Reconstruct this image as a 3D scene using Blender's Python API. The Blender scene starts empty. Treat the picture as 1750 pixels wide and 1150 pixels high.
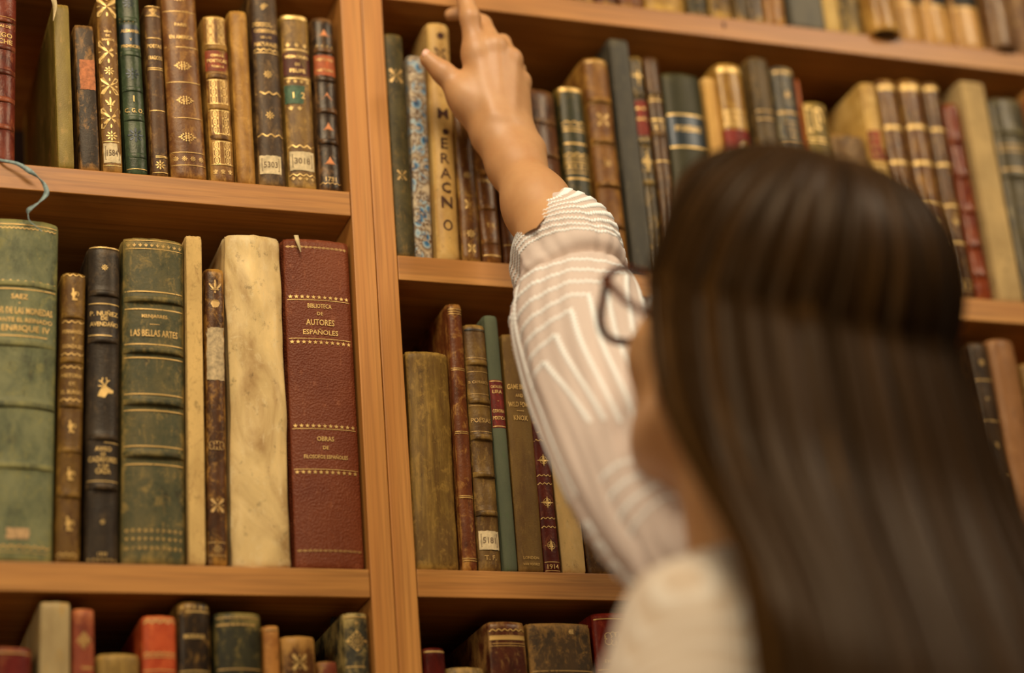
import bpy, bmesh, math, random
import numpy as np
from mathutils import Vector, Matrix, noise as mnoise

# ------------------------------------------------------------------ camera
CAM = np.array([0.0, -1.4315, 1.10])
RT = np.array([0.94230345, -0.32596627, -0.0762246])
UP = np.array([-0.05897848, -0.38579294, 0.92069829])
FW = np.array([0.3295235, 0.86308157, 0.38275902])
FPX = 3549.2
scn = bpy.context.scene
cd = bpy.data.cameras.new('camera'); cam = bpy.data.objects.new('camera', cd)
scn.collection.objects.link(cam); scn.camera = cam
cd.sensor_width = 36; cd.lens = 36 * FPX / 1750
cam.matrix_world = Matrix(((RT[0], UP[0], -FW[0], CAM[0]), (RT[1], UP[1], -FW[1], CAM[1]),
                           (RT[2], UP[2], -FW[2], CAM[2]), (0, 0, 0, 1)))
cd.dof.use_dof = True; cd.dof.focus_distance = 1.61; cd.dof.aperture_fstop = 1.7
cd.clip_start = 0.02
# ------------------------------------------------------------------ light
w = bpy.data.worlds.new('world'); scn.world = w; w.use_nodes = True
w.node_tree.nodes['Background'].inputs[0].default_value = (1.0, 0.88, 0.72, 1)
w.node_tree.nodes['Background'].inputs[1].default_value = 0.07

def area(name, loc, target, size, power, col):
    l = bpy.data.lights.new(name, 'AREA'); l.shape = 'RECTANGLE'; l.size, l.size_y = size
    l.energy = power; l.color = col
    o = bpy.data.objects.new(name, l); scn.collection.objects.link(o); o.location = loc
    d = Vector(target) - Vector(loc); o.rotation_euler = d.to_track_quat('-Z', 'Y').to_euler()
    return o
area('ceiling_lamp', (0.1, -1.15, 2.75), (0.45, 0, 1.8), (0.7, 0.5), 24, (1.0, 0.86, 0.66))
area('ceiling_lamp', (1.7, -1.3, 2.95), (1.1, 0, 1.9), (0.4, 0.4), 16, (1.0, 0.87, 0.68))
area('standing_lamp', (-1.6, -1.7, 1.6), (0.6, 0, 1.9), (0.6, 0.6), 13, (1.0, 0.87, 0.68))
scn.view_settings.view_transform = 'Standard'; scn.view_settings.look = 'None'
scn.view_settings.gamma = 1; scn.view_settings.use_curve_mapping = False
scn.view_settings.exposure = 0.0

# ------------------------------------------------------------------ helpers
def ray(x, y): return RT * ((x - 875) / FPX) - UP * ((y - 575) / FPX) + FW
def at(x, y, Y=0.0):
    r = ray(x, y); return CAM + r * ((Y - CAM[1]) / r[1])
def deep(x, y, d): return CAM + ray(x, y) * d
def ppm(p): return FPX / float((np.asarray(p) - CAM) @ FW)
def px_of(p):
    q = np.asarray(p) - CAM; d = q @ FW
    return 875 + FPX * (q @ RT) / d, 575 - FPX * (q @ UP) / d
def lin(c):
    r = []
    for v in c[:3]:
        v = v / 255.0
        r.append(v / 12.92 if v <= 0.04045 else ((v + 0.055) / 1.055) ** 2.4)
    return (r[0], r[1], r[2], 1.0)
def link(o): scn.collection.objects.link(o); return o
def tag(o, label=None, cat=None, group=None, kind=None):
    if label: o['label'] = label
    if cat: o['category'] = cat
    if group: o['group'] = group
    if kind: o['kind'] = kind
    return o
def empty(name, loc, label, cat, group=None):
    o = bpy.data.objects.new(name, None); o.empty_display_size = 0.02; o.location = loc
    return tag(link(o), label, cat, group)
def mobj(name, verts, faces, mat, parent=None, smooth=True, mats=None, midx=None):
    me = bpy.data.meshes.new(name); me.from_pydata([tuple(map(float, v)) for v in verts], [], [tuple(map(int, f)) for f in faces])
    for m in (mats or [mat]): me.materials.append(m)
    if midx is not None: me.polygons.foreach_set('material_index', midx)
    me.polygons.foreach_set('use_smooth', [smooth] * len(me.polygons)); me.update()
    o = link(bpy.data.objects.new(name, me))
    if parent: o.parent = parent
    return o
def bmobj(name, bm, mat, parent=None, smooth=False):
    me = bpy.data.meshes.new(name); bm.to_mesh(me); bm.free(); me.materials.append(mat)
    me.polygons.foreach_set('use_smooth', [smooth] * len(me.polygons))
    o = link(bpy.data.objects.new(name, me))
    if parent: o.parent = parent
    return o
def box_bm(x0, x1, y0, y1, z0, z1, bev=0.0008, bm=None):
    b = bm or bmesh.new()
    r = bmesh.ops.create_cube(b, size=1)
    for v in r['verts']:
        v.co = Vector(((x0 + x1) / 2 + v.co.x * (x1 - x0), (y0 + y1) / 2 + v.co.y * (y1 - y0), (z0 + z1) / 2 + v.co.z * (z1 - z0)))
    if bev:
        es = list({e for v in r['verts'] for e in v.link_edges})
        bmesh.ops.bevel(b, geom=es, offset=bev, segments=2, profile=0.5, affect='EDGES')
    return b

# ------------------------------------------------------------------ materials
class NT:
    def __init__(s, name):
        s.m = bpy.data.materials.new(name); s.m.use_nodes = True; s.t = s.m.node_tree
        s.b = s.t.nodes['Principled BSDF']; s.out = s.t.nodes['Material Output']
    def n(s, k, **kw):
        o = s.t.nodes.new(k)
        for a, v in kw.items(): setattr(o, a, v)
        return o
    def l(s, a, b): s.t.links.new(a, b)
    def coord(s, sc=(1, 1, 1), off=(0, 0, 0), kind='Object', rot=(0, 0, 0)):
        c = s.n('ShaderNodeTexCoord'); m = s.n('ShaderNodeMapping')
        m.inputs['Scale'].default_value = sc; m.inputs['Location'].default_value = off; m.inputs['Rotation'].default_value = rot
        s.l(c.outputs[kind], m.inputs[0]); return m.outputs[0]
    def noise(s, vec, scale, detail=4, rough=0.55, dist=0):
        o = s.n('ShaderNodeTexNoise'); s.l(vec, o.inputs['Vector']); o.inputs['Scale'].default_value = scale
        o.inputs['Detail'].default_value = detail; o.inputs['Roughness'].default_value = rough; o.inputs['Distortion'].default_value = dist
        return o.outputs['Fac']
    def ramp(s, fac, stops, interp='LINEAR'):
        o = s.n('ShaderNodeValToRGB'); r = o.color_ramp; r.interpolation = interp
        while len(r.elements) < len(stops): r.elements.new(0.5)
        for e, (p, c) in zip(r.elements, stops):
            e.position = p; e.color = c if len(c) == 4 else (*c, 1)
        s.l(fac, o.inputs[0]); return o.outputs[0]
    def mix(s, fac, a, b, mode='MIX'):
        o = s.n('ShaderNodeMix', data_type='RGBA', blend_type=mode)
        for i, v in ((0, fac), (6, a), (7, b)):
            if hasattr(v, 'links'): s.l(v, o.inputs[i])
            else: o.inputs[i].default_value = v
        return o.outputs[2]
    def math(s, op, a, b=0.0, c=None):
        o = s.n('ShaderNodeMath', operation=op)
        for i, v in enumerate((a, b) if c is None else (a, b, c)):
            if hasattr(v, 'links'): s.l(v, o.inputs[i])
            else: o.inputs[i].default_value = v
        return o.outputs[0]
    def bump(s, h, strength=0.3, dist=0.001):
        o = s.n('ShaderNodeBump'); o.inputs['Strength'].default_value = strength; o.inputs['Distance'].default_value = dist
        s.l(h, o.inputs['Height']); s.l(o.outputs[0], s.b.inputs['Normal'])
B0 = (0, 0, 0, 1); W1 = (1, 1, 1, 1)

def wood(name, axis, light=(194, 134, 64), dark=(160, 100, 42), seed=0):
    t = NT(name); s = [9, 60, 60]; s['xyz'.index(axis)] = 1.6
    if axis == 'z': s = [70, 30, 1.6]
    v = t.coord(tuple(s), (seed, seed * 1.7, seed * .3))
    a = t.noise(v, 1.0, 5, 0.6, 0.6)
    s2 = [40, 300, 300]; s2['xyz'.index(axis)] = 9
    if axis == 'z': s2 = [380, 200, 8]
    f = t.noise(t.coord(tuple(s2), (seed, 0, 0)), 1.0, 3, 0.6)
    s3 = [3, 3, 3]; s3['xyz'.index(axis)] = .8
    big = t.noise(t.coord(tuple(s3), (seed * 2, 3, 1)), 1.0, 2)
    mid = tuple((a_ + b_) / 2 for a_, b_ in zip(light, dark))
    c = t.ramp(a, [(0.30, lin(dark)), (0.46, lin(mid)), (0.62, lin(light))])
    c = t.mix(t.ramp(f, [(0.34, (.6, .6, .6)), (0.56, B0)]), c, lin(tuple(v_ * .78 for v_ in dark)))
    c = t.mix(t.ramp(big, [(0.35, B0), (0.75, (.35, .35, .35))]), c, lin(tuple(min(255, v_ * 1.06) for v_ in light)))
    t.l(c, t.b.inputs['Base Color']); t.b.inputs['Roughness'].default_value = 0.42
    t.b.inputs['Specular IOR Level'].default_value = 0.35
    t.bump(f, 0.12, 0.0005)
    return t.m

def leather(c1, c2, style='leather', wear=(178, 140, 85), wa=0.5, rough=0.45, seed=0):
    """mottled spine leather / cloth with rubbed ends"""
    if style not in ('vellum', 'marble'): c1, c2, wear = [(v[0], v[1] * (.91 if max(v) < 112 else .97), v[2] * (.72 if max(v) < 112 else .80)) for v in (c1, c2, wear)]
    t = NT('book_' + style); rnd = (seed * 3.17 % 9, seed * 1.3 % 7, seed * 2.1 % 5)
    dk = tuple(v * .55 for v in c1)
    if style == 'cloth':
        a = t.noise(t.coord((1, 1, .35), rnd), 60, 6, 0.7)
        g = t.noise(t.coord((1, 1, 1), rnd), 900, 2, 0.5)
        c = t.ramp(a, [(0.33, lin(c2)), (0.62, lin(c1))]); bs = .25
    elif style == 'marble':
        vo = t.n('ShaderNodeTexVoronoi'); t.l(t.coord((1, 1, .8), rnd), vo.inputs['Vector']); vo.inputs['Scale'].default_value = 105
        a = vo.outputs['Distance']
        c = t.ramp(a, [(0.10, lin((24, 52, 84))), (0.30, lin((70, 120, 150))), (0.42, lin((165, 180, 176))), (0.55, lin((122, 94, 66))), (0.8, lin((206, 182, 142)))])
        q = t.noise(t.coord((1, 1, 1), rnd), 130, 3)
        c = t.mix(t.ramp(q, [(0.46, B0), (0.54, W1)]), c, t.mix(t.ramp(t.noise(t.coord((1, 1, 1), rnd), 420, 3), [(0.45, B0), (0.55, W1)]), lin((104, 76, 52)), lin((186, 168, 140))))
        g = a; bs = .05
    elif style == 'vellum':
        a = t.noise(t.coord((1, 1, .45), rnd), 28, 6, 0.62, 0.8)
        c = t.ramp(a, [(0.28, lin(c2)), (0.5, lin(c1)), (0.72, lin(tuple(min(255, v * 1.12) for v in c1)))])
        g = t.noise(t.coord((1, 1, .25), rnd), 22, 5, 0.6, 1.2); bs = .8
    elif style == 'streak':
        a = t.noise(t.coord((1, 1, .07), rnd), 170, 6, 0.7)
        b_ = t.noise(t.coord((1, 1, .5), rnd), 35, 5, 0.7)
        c = t.ramp(a, [(0.32, lin(c2)), (0.5, lin(c1)), (0.7, lin(wear))])
        c = t.mix(t.ramp(b_, [(0.42, B0), (0.62, (.6, .6, .6))]), c, lin(c2))
        g = a; bs = .5
    elif style == 'grain':
        a = t.noise(t.coord((1, 1, 1), rnd), 14, 4, 0.6)
        c = t.ramp(a, [(0.35, lin(c2)), (0.65, lin(c1))])
        vo = t.n('ShaderNodeTexVoronoi'); t.l(t.coord((1, 1, 1), rnd), vo.inputs['Vector']); vo.inputs['Scale'].default_value = 620
        g = vo.outputs['Distance']; bs = .7
    else:
        a = t.noise(t.coord((1, 1, .6), rnd), 48, 7, 0.68, 0.4)
        c = t.ramp(a, [(0.30, lin(dk)), (0.42, lin(c2)), (0.62, lin(c1))])
        g = t.noise(t.coord((1, 1, 1), rnd), 420, 4, 0.6); bs = .35
    # rubbed head, tail and joints
    if wa > 0:
        gc = t.n('ShaderNodeTexCoord'); sp = t.n('ShaderNodeSeparateXYZ'); t.l(gc.outputs['Generated'], sp.inputs[0])
        ez = t.math('ABSOLUTE', t.math('SUBTRACT', sp.outputs[2], 0.5)); ex = t.math('ABSOLUTE', t.math('SUBTRACT', sp.outputs[0], 0.5))
        e = t.math('MAXIMUM', t.math('MULTIPLY_ADD', ez, 8.0, -3.35), t.math('MULTIPLY_ADD', ex, 4.0, -1.45))
        n2 = t.noise(t.coord((1, 1, .6), (rnd[1], rnd[2], rnd[0])), 75, 6, 0.7)
        k = t.math('ADD', t.math('MAXIMUM', e, -0.1), t.math('MULTIPLY_ADD', n2, 2.4, -1.75 + wa * .55))
        c = t.mix(t.ramp(k, [(0.05, B0), (0.45, (.85, .85, .85))]), c, lin(wear))
    if style in ('leather', 'streak', 'vellum'):
        n4 = t.noise(t.coord((1, 1, .8), (rnd[0], rnd[2], 2)), 95, 9, 0.78, 0.6)
        c = t.mix(t.ramp(n4, [(0.56 - wa * .05, B0), (0.68 - wa * .05, (.75, .75, .75))]), c, lin(wear))
        n5 = t.noise(t.coord((1, 1, .7), (rnd[1], rnd[0], 5)), 120, 9, 0.75)
        c = t.mix(t.ramp(n5, [(0.57, B0), (0.70, (.7, .7, .7))]), c, lin(tuple(v * .55 for v in c2)))
    n3 = t.noise(t.coord((1, 1, .3), (rnd[2], rnd[0], 1)), 240, 4, 0.7)
    c = t.mix(t.ramp(n3, [(0.58, B0), (0.70, (.55, .55, .55))]), c, lin(wear if wa > 0 else c1))
    t.b.inputs['Specular Tint'].default_value = (1, .86, .66, 1)
    t.l(c, t.b.inputs['Base Color']); t.b.inputs['Roughness'].default_value = rough
    t.b.inputs['Specular IOR Level'].default_value = 0.26
    t.bump(g, bs, 0.0006)
    return t.m

def gilt(col=(214, 170, 88), worn=0.42, metal=0.55, seed=0):
    t = NT('gilt'); t.b.inputs['Base Color'].default_value = lin(col); t.b.inputs['Metallic'].default_value = metal
    t.b.inputs['Roughness'].default_value = 0.42
    f = t.noise(t.coord((1, 1, 1), (seed, seed, 0)), 520, 4, 0.7)
    g = t.noise(t.coord((1, 1, 1), (seed, 0, seed)), 60, 3, 0.6)
    k = t.math('ADD', t.math('MULTIPLY', f, 0.6), t.math('MULTIPLY', g, 0.4))
    t.l(t.ramp(k, [(worn - .02, (.08, .08, .08)), (worn + .05, W1)]), t.b.inputs['Alpha'])
    return t.m
def plain(name, col, rough=0.6, metal=0.0, var=0.12, scale=90, bump=0.0, spec=0.4):
    t = NT(name); a = t.noise(t.coord((1, 1, 1)), scale, 5, 0.6)
    c = t.ramp(a, [(0.3, lin(tuple(v * (1 - var) for v in col))), (0.7, lin(tuple(min(255, v * (1 + var)) for v in col)))])
    t.l(c, t.b.inputs['Base Color']); t.b.inputs['Roughness'].default_value = rough; t.b.inputs['Metallic'].default_value = metal
    t.b.inputs['Specular IOR Level'].default_value = spec
    if bump: t.bump(a, bump, 0.001)
    return t.m
def pages_mat():
    t = NT('page_edges'); a = t.noise(t.coord((900, 8, 8)), 1, 3, 0.6); b = t.noise(t.coord((1, 1, 1)), 25, 4)
    c = t.ramp(a, [(0.35, lin((150, 120, 78))), (0.6, lin((214, 188, 138)))])
    c = t.mix(t.ramp(b, [(0.4, B0), (0.7, (.4, .4, .4))]), c, lin((150, 112, 66)))
    t.l(c, t.b.inputs['Base Color']); t.b.inputs['Roughness'].default_value = 0.85; t.bump(a, .3, .0005)
    return t.m
M_PAGES = pages_mat()
GILTS = [gilt((204, 160, 84), 0.38, .4, 1), gilt((192, 150, 82), 0.40, .35, 2), gilt((216, 174, 98), 0.33, .45, 3)]
M_BLACKTOOL = plain('black_tooling', (22, 30, 28), .35)
M_ORANGE = plain('orange_tooling', (216, 132, 70), .5)
M_PAPER = plain('paper_label', (206, 180, 132), .8, var=.16, scale=160)
M_INK = plain('faded_ink', (120, 96, 66), .8)
M_DARKINK = plain('brown_ink', (70, 38, 18), .8, var=.3, scale=300)

# ------------------------------------------------------------------ bookcases
zS = lambda x, y: float(at(x, y)[2])
xS = lambda x, y: float(at(x, y)[0])
S1L = (zS(300, 302), zS(300, 341)); S2L = (zS(316, 965.5), zS(316, 1012.5)); 
S0R = (zS(1367, 45), zS(1200, 58.5)); S1R = (zS(1162, 471.5), zS(780, 481)); S2R = (zS(1225, 984), zS(890, 1021))
TH = 0.0215
XA = (xS(583, 0) + xS(642, 1150)) / 2      # left face of the double upright
XM = (xS(618, 0) + xS(681, 1150)) / 2
XB = (xS(652, 0) + xS(722, 1150)) / 2
WX = [wood('cherry_wood_along', 'x', seed=i * 3.1, light=(194, 134, 64), dark=(160, 100, 42)) for i in range(3)]
WZ = [wood('cherry_wood_upright', 'z', seed=i * 2.3, light=(204, 140, 68), dark=(176, 110, 48)) for i in range(2)]
M_BACK = plain('shade_toned_back_board', (52, 30, 18), .8)  # shade of the recess behind the books is put into this dark colour
M_PEG = plain('shelf_peg_metal', (96, 92, 84), .35, .8)
DEP = 0.30
def peg_bm(x, y, z, s):
    b = bmesh.new()
    r = bmesh.ops.create_cone(b, segments=14, radius1=.0035, radius2=.0035, depth=.016, cap_ends=True)
    bmesh.ops.transform(b, matrix=Matrix.Translation((x + s * .008, y, z)) @ Matrix.Rotation(math.pi / 2, 4, 'Y'), verts=b.verts)
    r = bmesh.ops.create_cone(b, segments=14, radius1=.0055, radius2=.0055, depth=.0025, cap_ends=True)
    bmesh.ops.transform(b, matrix=Matrix.Translation((x + s * .015, y, z)) @ Matrix.Rotation(math.pi / 2, 4, 'Y'), verts=r['verts'])
    return b
def bookcase(x0, x1, tops, label, k, pegs, knot=None):
    e = empty('bookcase', ((x0 + x1) / 2, DEP / 2, 0), label, 'bookcase')
    ox, oy = (x0 + x1) / 2, DEP / 2
    def add(name, bm, mat):
        bmesh.ops.translate(bm, vec=(-ox, -oy, 0), verts=bm.verts); return bmobj(name, bm, mat, e)
    pw = 0.0175
    add('side_panel', box_bm(x0, x0 + pw, 0, DEP, 0.0, 2.62), WZ[0]); add('side_panel', box_bm(x1 - pw, x1, 0, DEP, 0.0, 2.62), WZ[1])
    add('back_panel', box_bm(x0 + pw, x1 - pw, DEP - .008, DEP, .05, 2.60, 0), M_BACK)
    add('plinth', box_bm(x0 + pw, x1 - pw, .02, .04, 0, .08), WX[0]); add('top_board', box_bm(x0 + pw, x1 - pw, 0.0, DEP - .008, 2.60, 2.62), WX[1])
    for i, zt in enumerate(tops):
        sh = add('shelf', box_bm(x0 + pw + .0006, x1 - pw - .0006, 0.0006, DEP - .009, zt - TH, zt, .0007), WX[i % 3])
        for (xx, s) in ((x0 + pw, 1), (x1 - pw, -1)):
            for yy in (.055, .22): add('shelf_peg', peg_bm(xx, yy, zt - TH - .0057, s), M_PEG)
    if knot is not None:
        b = bmesh.new(); bmesh.ops.create_uvsphere(b, u_segments=14, v_segments=8, radius=1.0)
        bmesh.ops.transform(b, matrix=Matrix.Translation(tuple(knot)) @ Matrix.Diagonal((.0017, .0005, .0038, 1)), verts=b.verts); add('wood_knot', b, M_KNOT)
    return e
M_KNOT = plain('wood_knot', (70, 36, 16), .7)
XL0 = XM - 0.86; XR1 = XM + 1.02
gapL = S1L[0] - S2L[0]; gapR = S1R[0] - S2R[0]
S3Lz = S2L[0] - gapL; S3Rz = S2R[0] - gapR * .98
S0Lz = at(300, -30)[2] + TH + .01
bookcase(XL0, XM - .0003, [.10, .42, .78, S3Lz, S2L[0], S1L[0], S0Lz], 'cherry wood bookcase at left, its middle shelf holding big green and maroon volumes', 0, 1)
bookcase(XM + .0003, XR1, [.10, .42, .78, S3Rz, S2R[0], S1R[0], S0R[0]], 'cherry wood bookcase right of the double upright, the one the woman reaches into', 1, 1, at(1237, 43, .0007))
# room shell
M_WALL = plain('plaster_wall', (176, 160, 136), .9, var=.04, scale=6)
M_FLOOR = wood('floor_boards', 'x', (120, 84, 52), (80, 54, 34), 5)
tag(bmobj('floor', box_bm(-3, 4, -4, .5, -.05, 0, 0), M_FLOOR), kind='structure')
tag(bmobj('wall_back', box_bm(-3, 4, DEP + .004, DEP + .1, 0, 3.4, 0), M_WALL), kind='structure')

# ------------------------------------------------------------------ decoration shapes (unit size, x right, y up)
def ell(cx, cy, rx, ry, n=12, rot=0):
    r = []
    for i in range(n):
        a = 2 * math.pi * i / n; x, y = rx * math.cos(a), ry * math.sin(a)
        r.append((cx + x * math.cos(rot) - y * math.sin(rot), cy + x * math.sin(rot) + y * math.cos(rot)))
    return r
def ringq(pts_o, pts_i):
    n = len(pts_o); return [[pts_o[i], pts_o[(i + 1) % n], pts_i[(i + 1) % n], pts_i[i]] for i in range(n)]
def stroke(pts, wd):
    out = []
    for (x0, y0), (x1, y1) in zip(pts, pts[1:]):
        dx, dy = x1 - x0, y1 - y0; L = math.hypot(dx, dy) or 1; nx, ny = -dy / L * wd / 2, dx / L * wd / 2
        out.append([(x0 + nx, y0 + ny), (x0 - nx, y0 - ny), (x1 - nx, y1 - ny), (x1 + nx, y1 + ny)])
    return out
def arc(cx, cy, r, a0, a1, n=10): return [(cx + r * math.cos(a0 + (a1 - a0) * i / n), cy + r * math.sin(a0 + (a1 - a0) * i / n)) for i in range(n + 1)]
def shape(k):
    P = math.pi; o = []
    if k == 'flower':
        for i in range(8): a = P * i / 4; o.append(ell(.62 * math.cos(a), .62 * math.sin(a), .32, .13, 8, a))
        o.append(ell(0, 0, .2, .2, 8))
    elif k == 'star4':
        q = []
        for i in range(8): a = P * i / 4 + P / 2; r = 1.0 if i % 2 == 0 else .3; q.append((r * math.cos(a), r * math.sin(a)))
        for i in range(4): o.append([(0, 0), q[(2 * i - 1) % 8], q[2 * i], q[2 * i + 1]])
        o += ringq(ell(0, 0, .62, .62, 16), ell(0, 0, .55, .55, 16))
    elif k == 'star5':
        q = []
        for i in range(10): a = P * i / 5 + P / 2; r = 1.0 if i % 2 == 0 else .42; q.append((r * math.cos(a), r * math.sin(a)))
        for i in range(5): o.append([(0, 0), q[(2 * i - 1) % 10], q[2 * i], q[2 * i + 1]])
    elif k == 'diamond':
        d = lambda s: [(0, 1.3 * s), (-s, 0), (0, -1.3 * s), (s, 0)]
        o += ringq(d(1), d(.86)); o += ringq(d(.7), d(.6)); o.append(ell(0, 0, .16, .3, 8))
        for a in range(4): o.append(ell(.36 * math.cos(P * a / 2), .46 * math.sin(P * a / 2), .14, .2, 8))
    elif k == 'bigdiamond':
        d = lambda s: [(0, s), (-s, 0), (0, -s), (s, 0)]
        o += ringq(d(1), d(.9))
        for i in range(12):
            a = P * i / 6; o.append(ell(.5 * math.cos(a), .5 * math.sin(a), .2, .06, 8, a))
        o += ringq(ell(0, 0, .22, .22, 10), ell(0, 0, .12, .12, 10))
        for i in range(4): a = P * i / 2; o.append(ell(.78 * math.cos(a), .78 * math.sin(a), .12, .12, 8))
    elif k == 'oval':
        for i in range(14): a = 2 * P * i / 14; o.append(ell(.85 * math.cos(a), .55 * math.sin(a), .15, .1, 6, a))
        for i in range(6): a = P * i / 3; o.append(ell(.35 * math.cos(a), .24 * math.sin(a), .2, .09, 8, a))
        o.append([(-1.3, 0), (-.95, .12), (-.95, -.12)]); o.append([(1.3, 0), (.95, .12), (.95, -.12)])
    elif k == 'tri':
        o.append([(-.8, -.55), (.8, -.55), (.5, -.15), (.28, .2), (0, .8), (-.28, .2), (-.5, -.15)])
        o.append([(-1, -.7), (1, -.7), (1, -.6), (-1, -.6)])
    elif k == 'bird':
        o.append([(-.3, -.9), (.5, -.9), (.45, -.6), (.1, -.55), (.15, -.2), (.42, .1), (.3, .5), (.05, .35), (-.05, .9), (-.3, .95), (-.25, .4), (-.42, 0), (-.2, -.4)])
        o += stroke(arc(.3, .1, .35, -1.2, 1.2, 6), .12)
    elif k == 'deer':
        o.append([(-.55, -.8), (.1, -.95), (.35, -.5), (.85, -.45), (.9, -.2), (.35, .1), (.2, .3), (-.05, .2), (-.35, -.2)])
        for s in ([(.05, .2), (-.2, .6), (-.1, 1.0)], [(-.14, .5), (-.45, .75)], [(.12, .25), (.3, .65), (.2, 1.05)], [(.27, .6), (.55, .8)], [(-.1, .15), (-.5, .2)]): o += stroke(s, .11)
    elif k == 'fleur':
        o.append(ell(0, .2, .16, .7, 10)); o.append(ell(-.45, 0, .14, .5, 8, .6)); o.append(ell(.45, 0, .14, .5, 8, -.6)); o.append([(-.5, -.5), (.5, -.5), (.5, -.38), (-.5, -.38)]); o.append(ell(0, -.75, .12, .2, 6))
    elif k == 'lyre':
        o += ringq(ell(0, 0, .5, .8, 14), ell(0, .05, .34, .6, 14)); o.append(ell(0, .1, .12, .45, 8)); o += stroke([(-.8, -.9), (.8, -.9)], .14); o.append(ell(-.75, .2, .1, .4, 6)); o.append(ell(.75, .2, .1, .4, 6))
    elif k == 'cross':
        for s in (1, -1):
            for q in (1, -1):
                o.append([(0, 0), (.15 * s, .25 * q), (.55 * s, .95 * q), (.85 * s, .85 * q), (.75 * s, .5 * q), (.3 * s, .12 * q)])
        o.append(ell(0, .7, .08, .2, 6)); o.append(ell(0, -.7, .08, .2, 6)); o.append(ell(.65, 0, .16, .07, 6)); o.append(ell(-.65, 0, .16, .07, 6))
    elif k == 'scroll':
        for s in (1, -1):
            for q in (1, -1):
                o += stroke([(x * s, y * q) for x, y in arc(.85, .3, .38, -1.2, 3.8, 12)], .09); o += stroke([(x * s, y * q) for x, y in arc(.3, .5, .26, 3.6, -1.5, 10)], .09)
        o += stroke([(-1.25, 0), (-1.1, .35)], .1); o += stroke([(1.25, 0), (1.1, .35)], .1); o.append(ell(0, .5, .1, .3, 8)); o.append(ell(0, -.5, .1, .3, 8))
    elif k == 'roundO':
        o += ringq(ell(0, 0, .8, 1, 16), ell(0, 0, .5, .7, 16))
    elif k == 'column':
        for i in range(5): o += ringq(ell(0, -.8 + i * .4, .5, .22, 10), ell(0, -.8 + i * .4, .32, .1, 10))
    elif k == 'wreath':
        o += ringq([(-.9, -1.3), (-.9, 1.3), (.9, 1.3), (.9, -1.3)], [(-.8, -1.2), (-.8, 1.2), (.8, 1.2), (.8, -1.2)])
        o += ringq(ell(0, 0, .45, .95, 16), ell(0, 0, .3, .7, 16)); o.append(ell(0, 0, .08, .5, 6))
        for sx in (1, -1):
            for sy in (1, -1): o.append(ell(.62 * sx, .95 * sy, .12, .2, 6))
    elif k == 'blot':
        rr = random.Random(5); o.append([((.8 + .3 * rr.random()) * math.cos(2 * P * i / 14), (.8 + .3 * rr.random()) * math.sin(2 * P * i / 14)) for i in range(14)])
    return o
SHAPES = {}
FONTC = {}
def text_mesh(s):
    if s not in FONTC:
        cu = bpy.data.curves.new('t', 'FONT'); cu.body = s; cu.align_x = 'CENTER'; cu.align_y = 'CENTER'; cu.size = 1.0; cu.resolution_u = 2; cu.offset = .012
        o = bpy.data.objects.new('t', cu); link(o); bpy.context.view_layer.update()
        me = o.to_mesh(); v = [(p.co.x, p.co.y) for p in me.vertices]; f = [tuple(p.vertices) for p in me.polygons]
        o.to_mesh_clear(); bpy.data.objects.remove(o); bpy.data.curves.remove(cu)
        ys = [p[1] for p in v] or [0]; xs = [p[0] for p in v] or [0]
        cy = (max(ys) + min(ys)) / 2; h = max(ys) - min(ys) or 1; cx = (max(xs) + min(xs)) / 2
        FONTC[s] = ([((a - cx) / h, (b - cy) / h) for a, b in v], f, (max(xs) - min(xs)) / h)
    return FONTC[s]

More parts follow.
